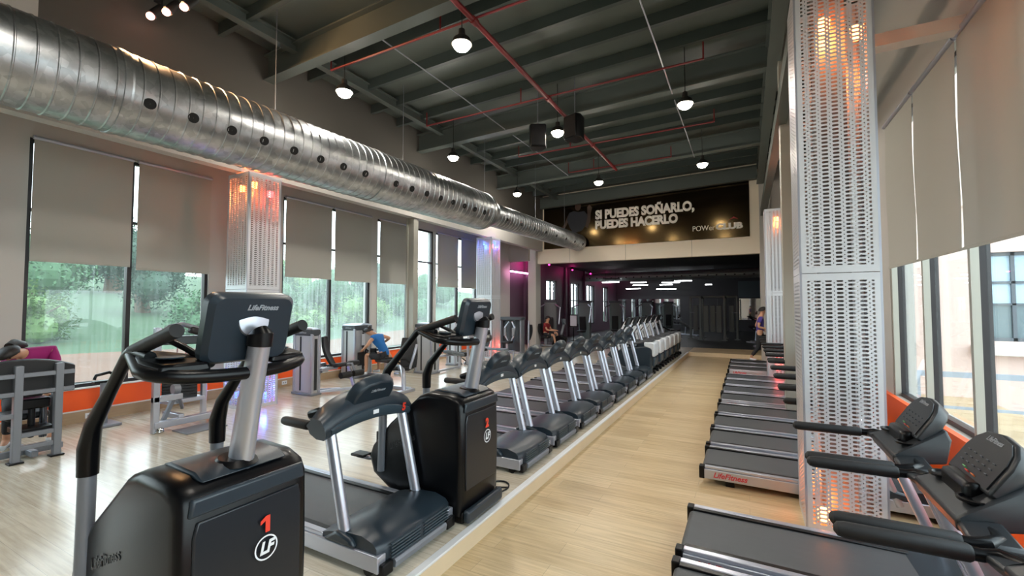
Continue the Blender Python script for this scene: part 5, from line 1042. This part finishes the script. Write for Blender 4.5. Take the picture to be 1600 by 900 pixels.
# other equipment of the back room
def multi(label, x, y, h=1.7):
    t = thing('weight_machine', label, 'exercise machine', (x, y, PZ), 0, 'machines in the back room')
    MB().bb(-0.3, 0.3, -0.12, 0.12, 0, h).build('stack_frame', mat('dim_shroud', rgb(104, 112, 112), 0.45), t, bevel=0.03); MB().bb(-0.33, 0.33, -0.15, 0.15, h - 0.1, h).build('cap', CAPM, t, bevel=0.02)
    for s in (-1, 1): MB().tube([(s * 0.25, -0.2, h - 0.2), (s * 0.5, -0.5, h - 0.35), (s * 0.45, -0.65, 0.9)], 0.035, 8).build('arm', STEEL, t)
    padbox('seat', t, (0, -0.6, 0.45), (0.36, 0.4, 0.09)); padbox('backrest', t, (0, -0.36, 0.85), (0.34, 0.1, 0.7), rotX(8)); MB().bb(-0.05, 0.05, -1.0, 0, 0, 0.08).bb(-0.4, 0.4, -1.05, -0.95, 0, 0.08).bb(-0.04, 0.04, -0.64, -0.56, 0.08, 0.42).build('floor_frame', STEELD, t, bevel=0.01)
    return t
mm0 = multi('tall grey machine against the second magenta-lit window of the back room', -7.3, 21.8, 2.0)
dup(mm0, (-6.2, 23.6, PZ), 0.2, 'tall grey machine against the third magenta-lit window of the back room')
dup(mm0, (-4.9, 25.6, PZ), -0.2, 'tall grey machine before the left end of the wide back room mirror')
dup(mm0, (-8.2, 19.4, PZ), 0.3, 'grey machine standing right behind the bright poster stand')
dup(mm0, (-4.3, 29.0, PZ), 0.2, 'grey machine far back in front of the wide mirror')
dup(mm0, (1.6, 28.5, PZ), -0.4, 'grey machine at the right of the cable station, under the teal panel')
t = thing('poster_stand', 'bright white poster on a dark stand left in the back room', 'poster stand', (-7.3, 20.1, PZ))
MB().bb(-0.2, 0.2, -0.02, 0.02, 0.72, 1.32).build('frame', BLACK, t, bevel=0.01); MB().bb(-0.16, 0.16, -0.026, -0.018, 0.77, 1.27).build('poster', mat('poster_white', rgb(214, 222, 232), 0.5), t, smooth=False); MB().bb(-0.02, 0.02, -0.02, 0.02, 0, 0.74).bb(-0.2, 0.2, -0.15, 0.15, 0, 0.02).build('stand', BLACK, t, bevel=0.005)
def flatbench(label, x, y, rz):
    t = thing('weight_bench', label, 'bench', (x, y, PZ), rz, 'benches in the back room')
    padbox('seat', t, (0.3, 0, 0.45), (0.5, 0.3, 0.08)); padbox('backrest', t, (-0.3, 0, 0.62), (0.75, 0.3, 0.08), rotY(28)); MB().bb(-0.6, 0.6, -0.04, 0.04, 0.03, 0.1).bb(-0.62, -0.54, -0.25, 0.25, 0, 0.06).bb(0.54, 0.62, -0.25, 0.25, 0, 0.06).bar((0.2, 0, 0.1), (0.25, 0, 0.42), 0.06, 0.06).bar((-0.3, 0, 0.1), (-0.25, 0, 0.56), 0.06, 0.06).build('frame', STEEL, t, bevel=0.008)
    return t
fb = flatbench('black weight bench left of the cable station in the back room', -3.6, 24.5, 0.3)
dup(fb, (-2.9, 27.5, PZ), -0.5, 'black weight bench behind the left side of the cable station'); dup(fb, (0.6, 24.0, PZ), 0.8, 'black weight bench right of the cable station'); dup(fb, (0.9, 21.3, PZ), 0.2, 'black weight bench on the rubber floor nearest the person in purple')
t = thing('dumbbell_rack', 'dark two-tier dumbbell rack along the rear mirror', 'rack', (-5.2, 32.6, PZ))
for s in (-1, 1): MB().bar((s * 1.2, 0.2, 0), (s * 1.2, 0.05, 0.95), 0.07, 0.07).build('side_frame', DKST, t, bevel=0.008)
for z in (0.45, 0.85): MB().bb(-1.25, 1.25, -0.12, 0.22, z - 0.02, z + 0.02).build('shelf', DKST, t, bevel=0.006)
d0 = thing('dumbbell', 'round black dumbbell on the rack along the rear mirror', 'dumbbell', (-6.3, 32.65, PZ + 0.93), 0, 'dumbbells on the rack')
MB().cyl((0, -0.06, 0), (0, 0.06, 0), 0.015, 8).build('handle', CHROME, d0)
for s in (-1, 1): MB().cyl((0, s * 0.06, 0), (0, s * 0.15, 0), 0.06, 12).build('head', BLACK, d0)
for k in range(1, 20): dup(d0, (-6.3 + 0.24 * (k % 10), 32.66, PZ + (0.93 if k < 10 else 0.53)), 0)
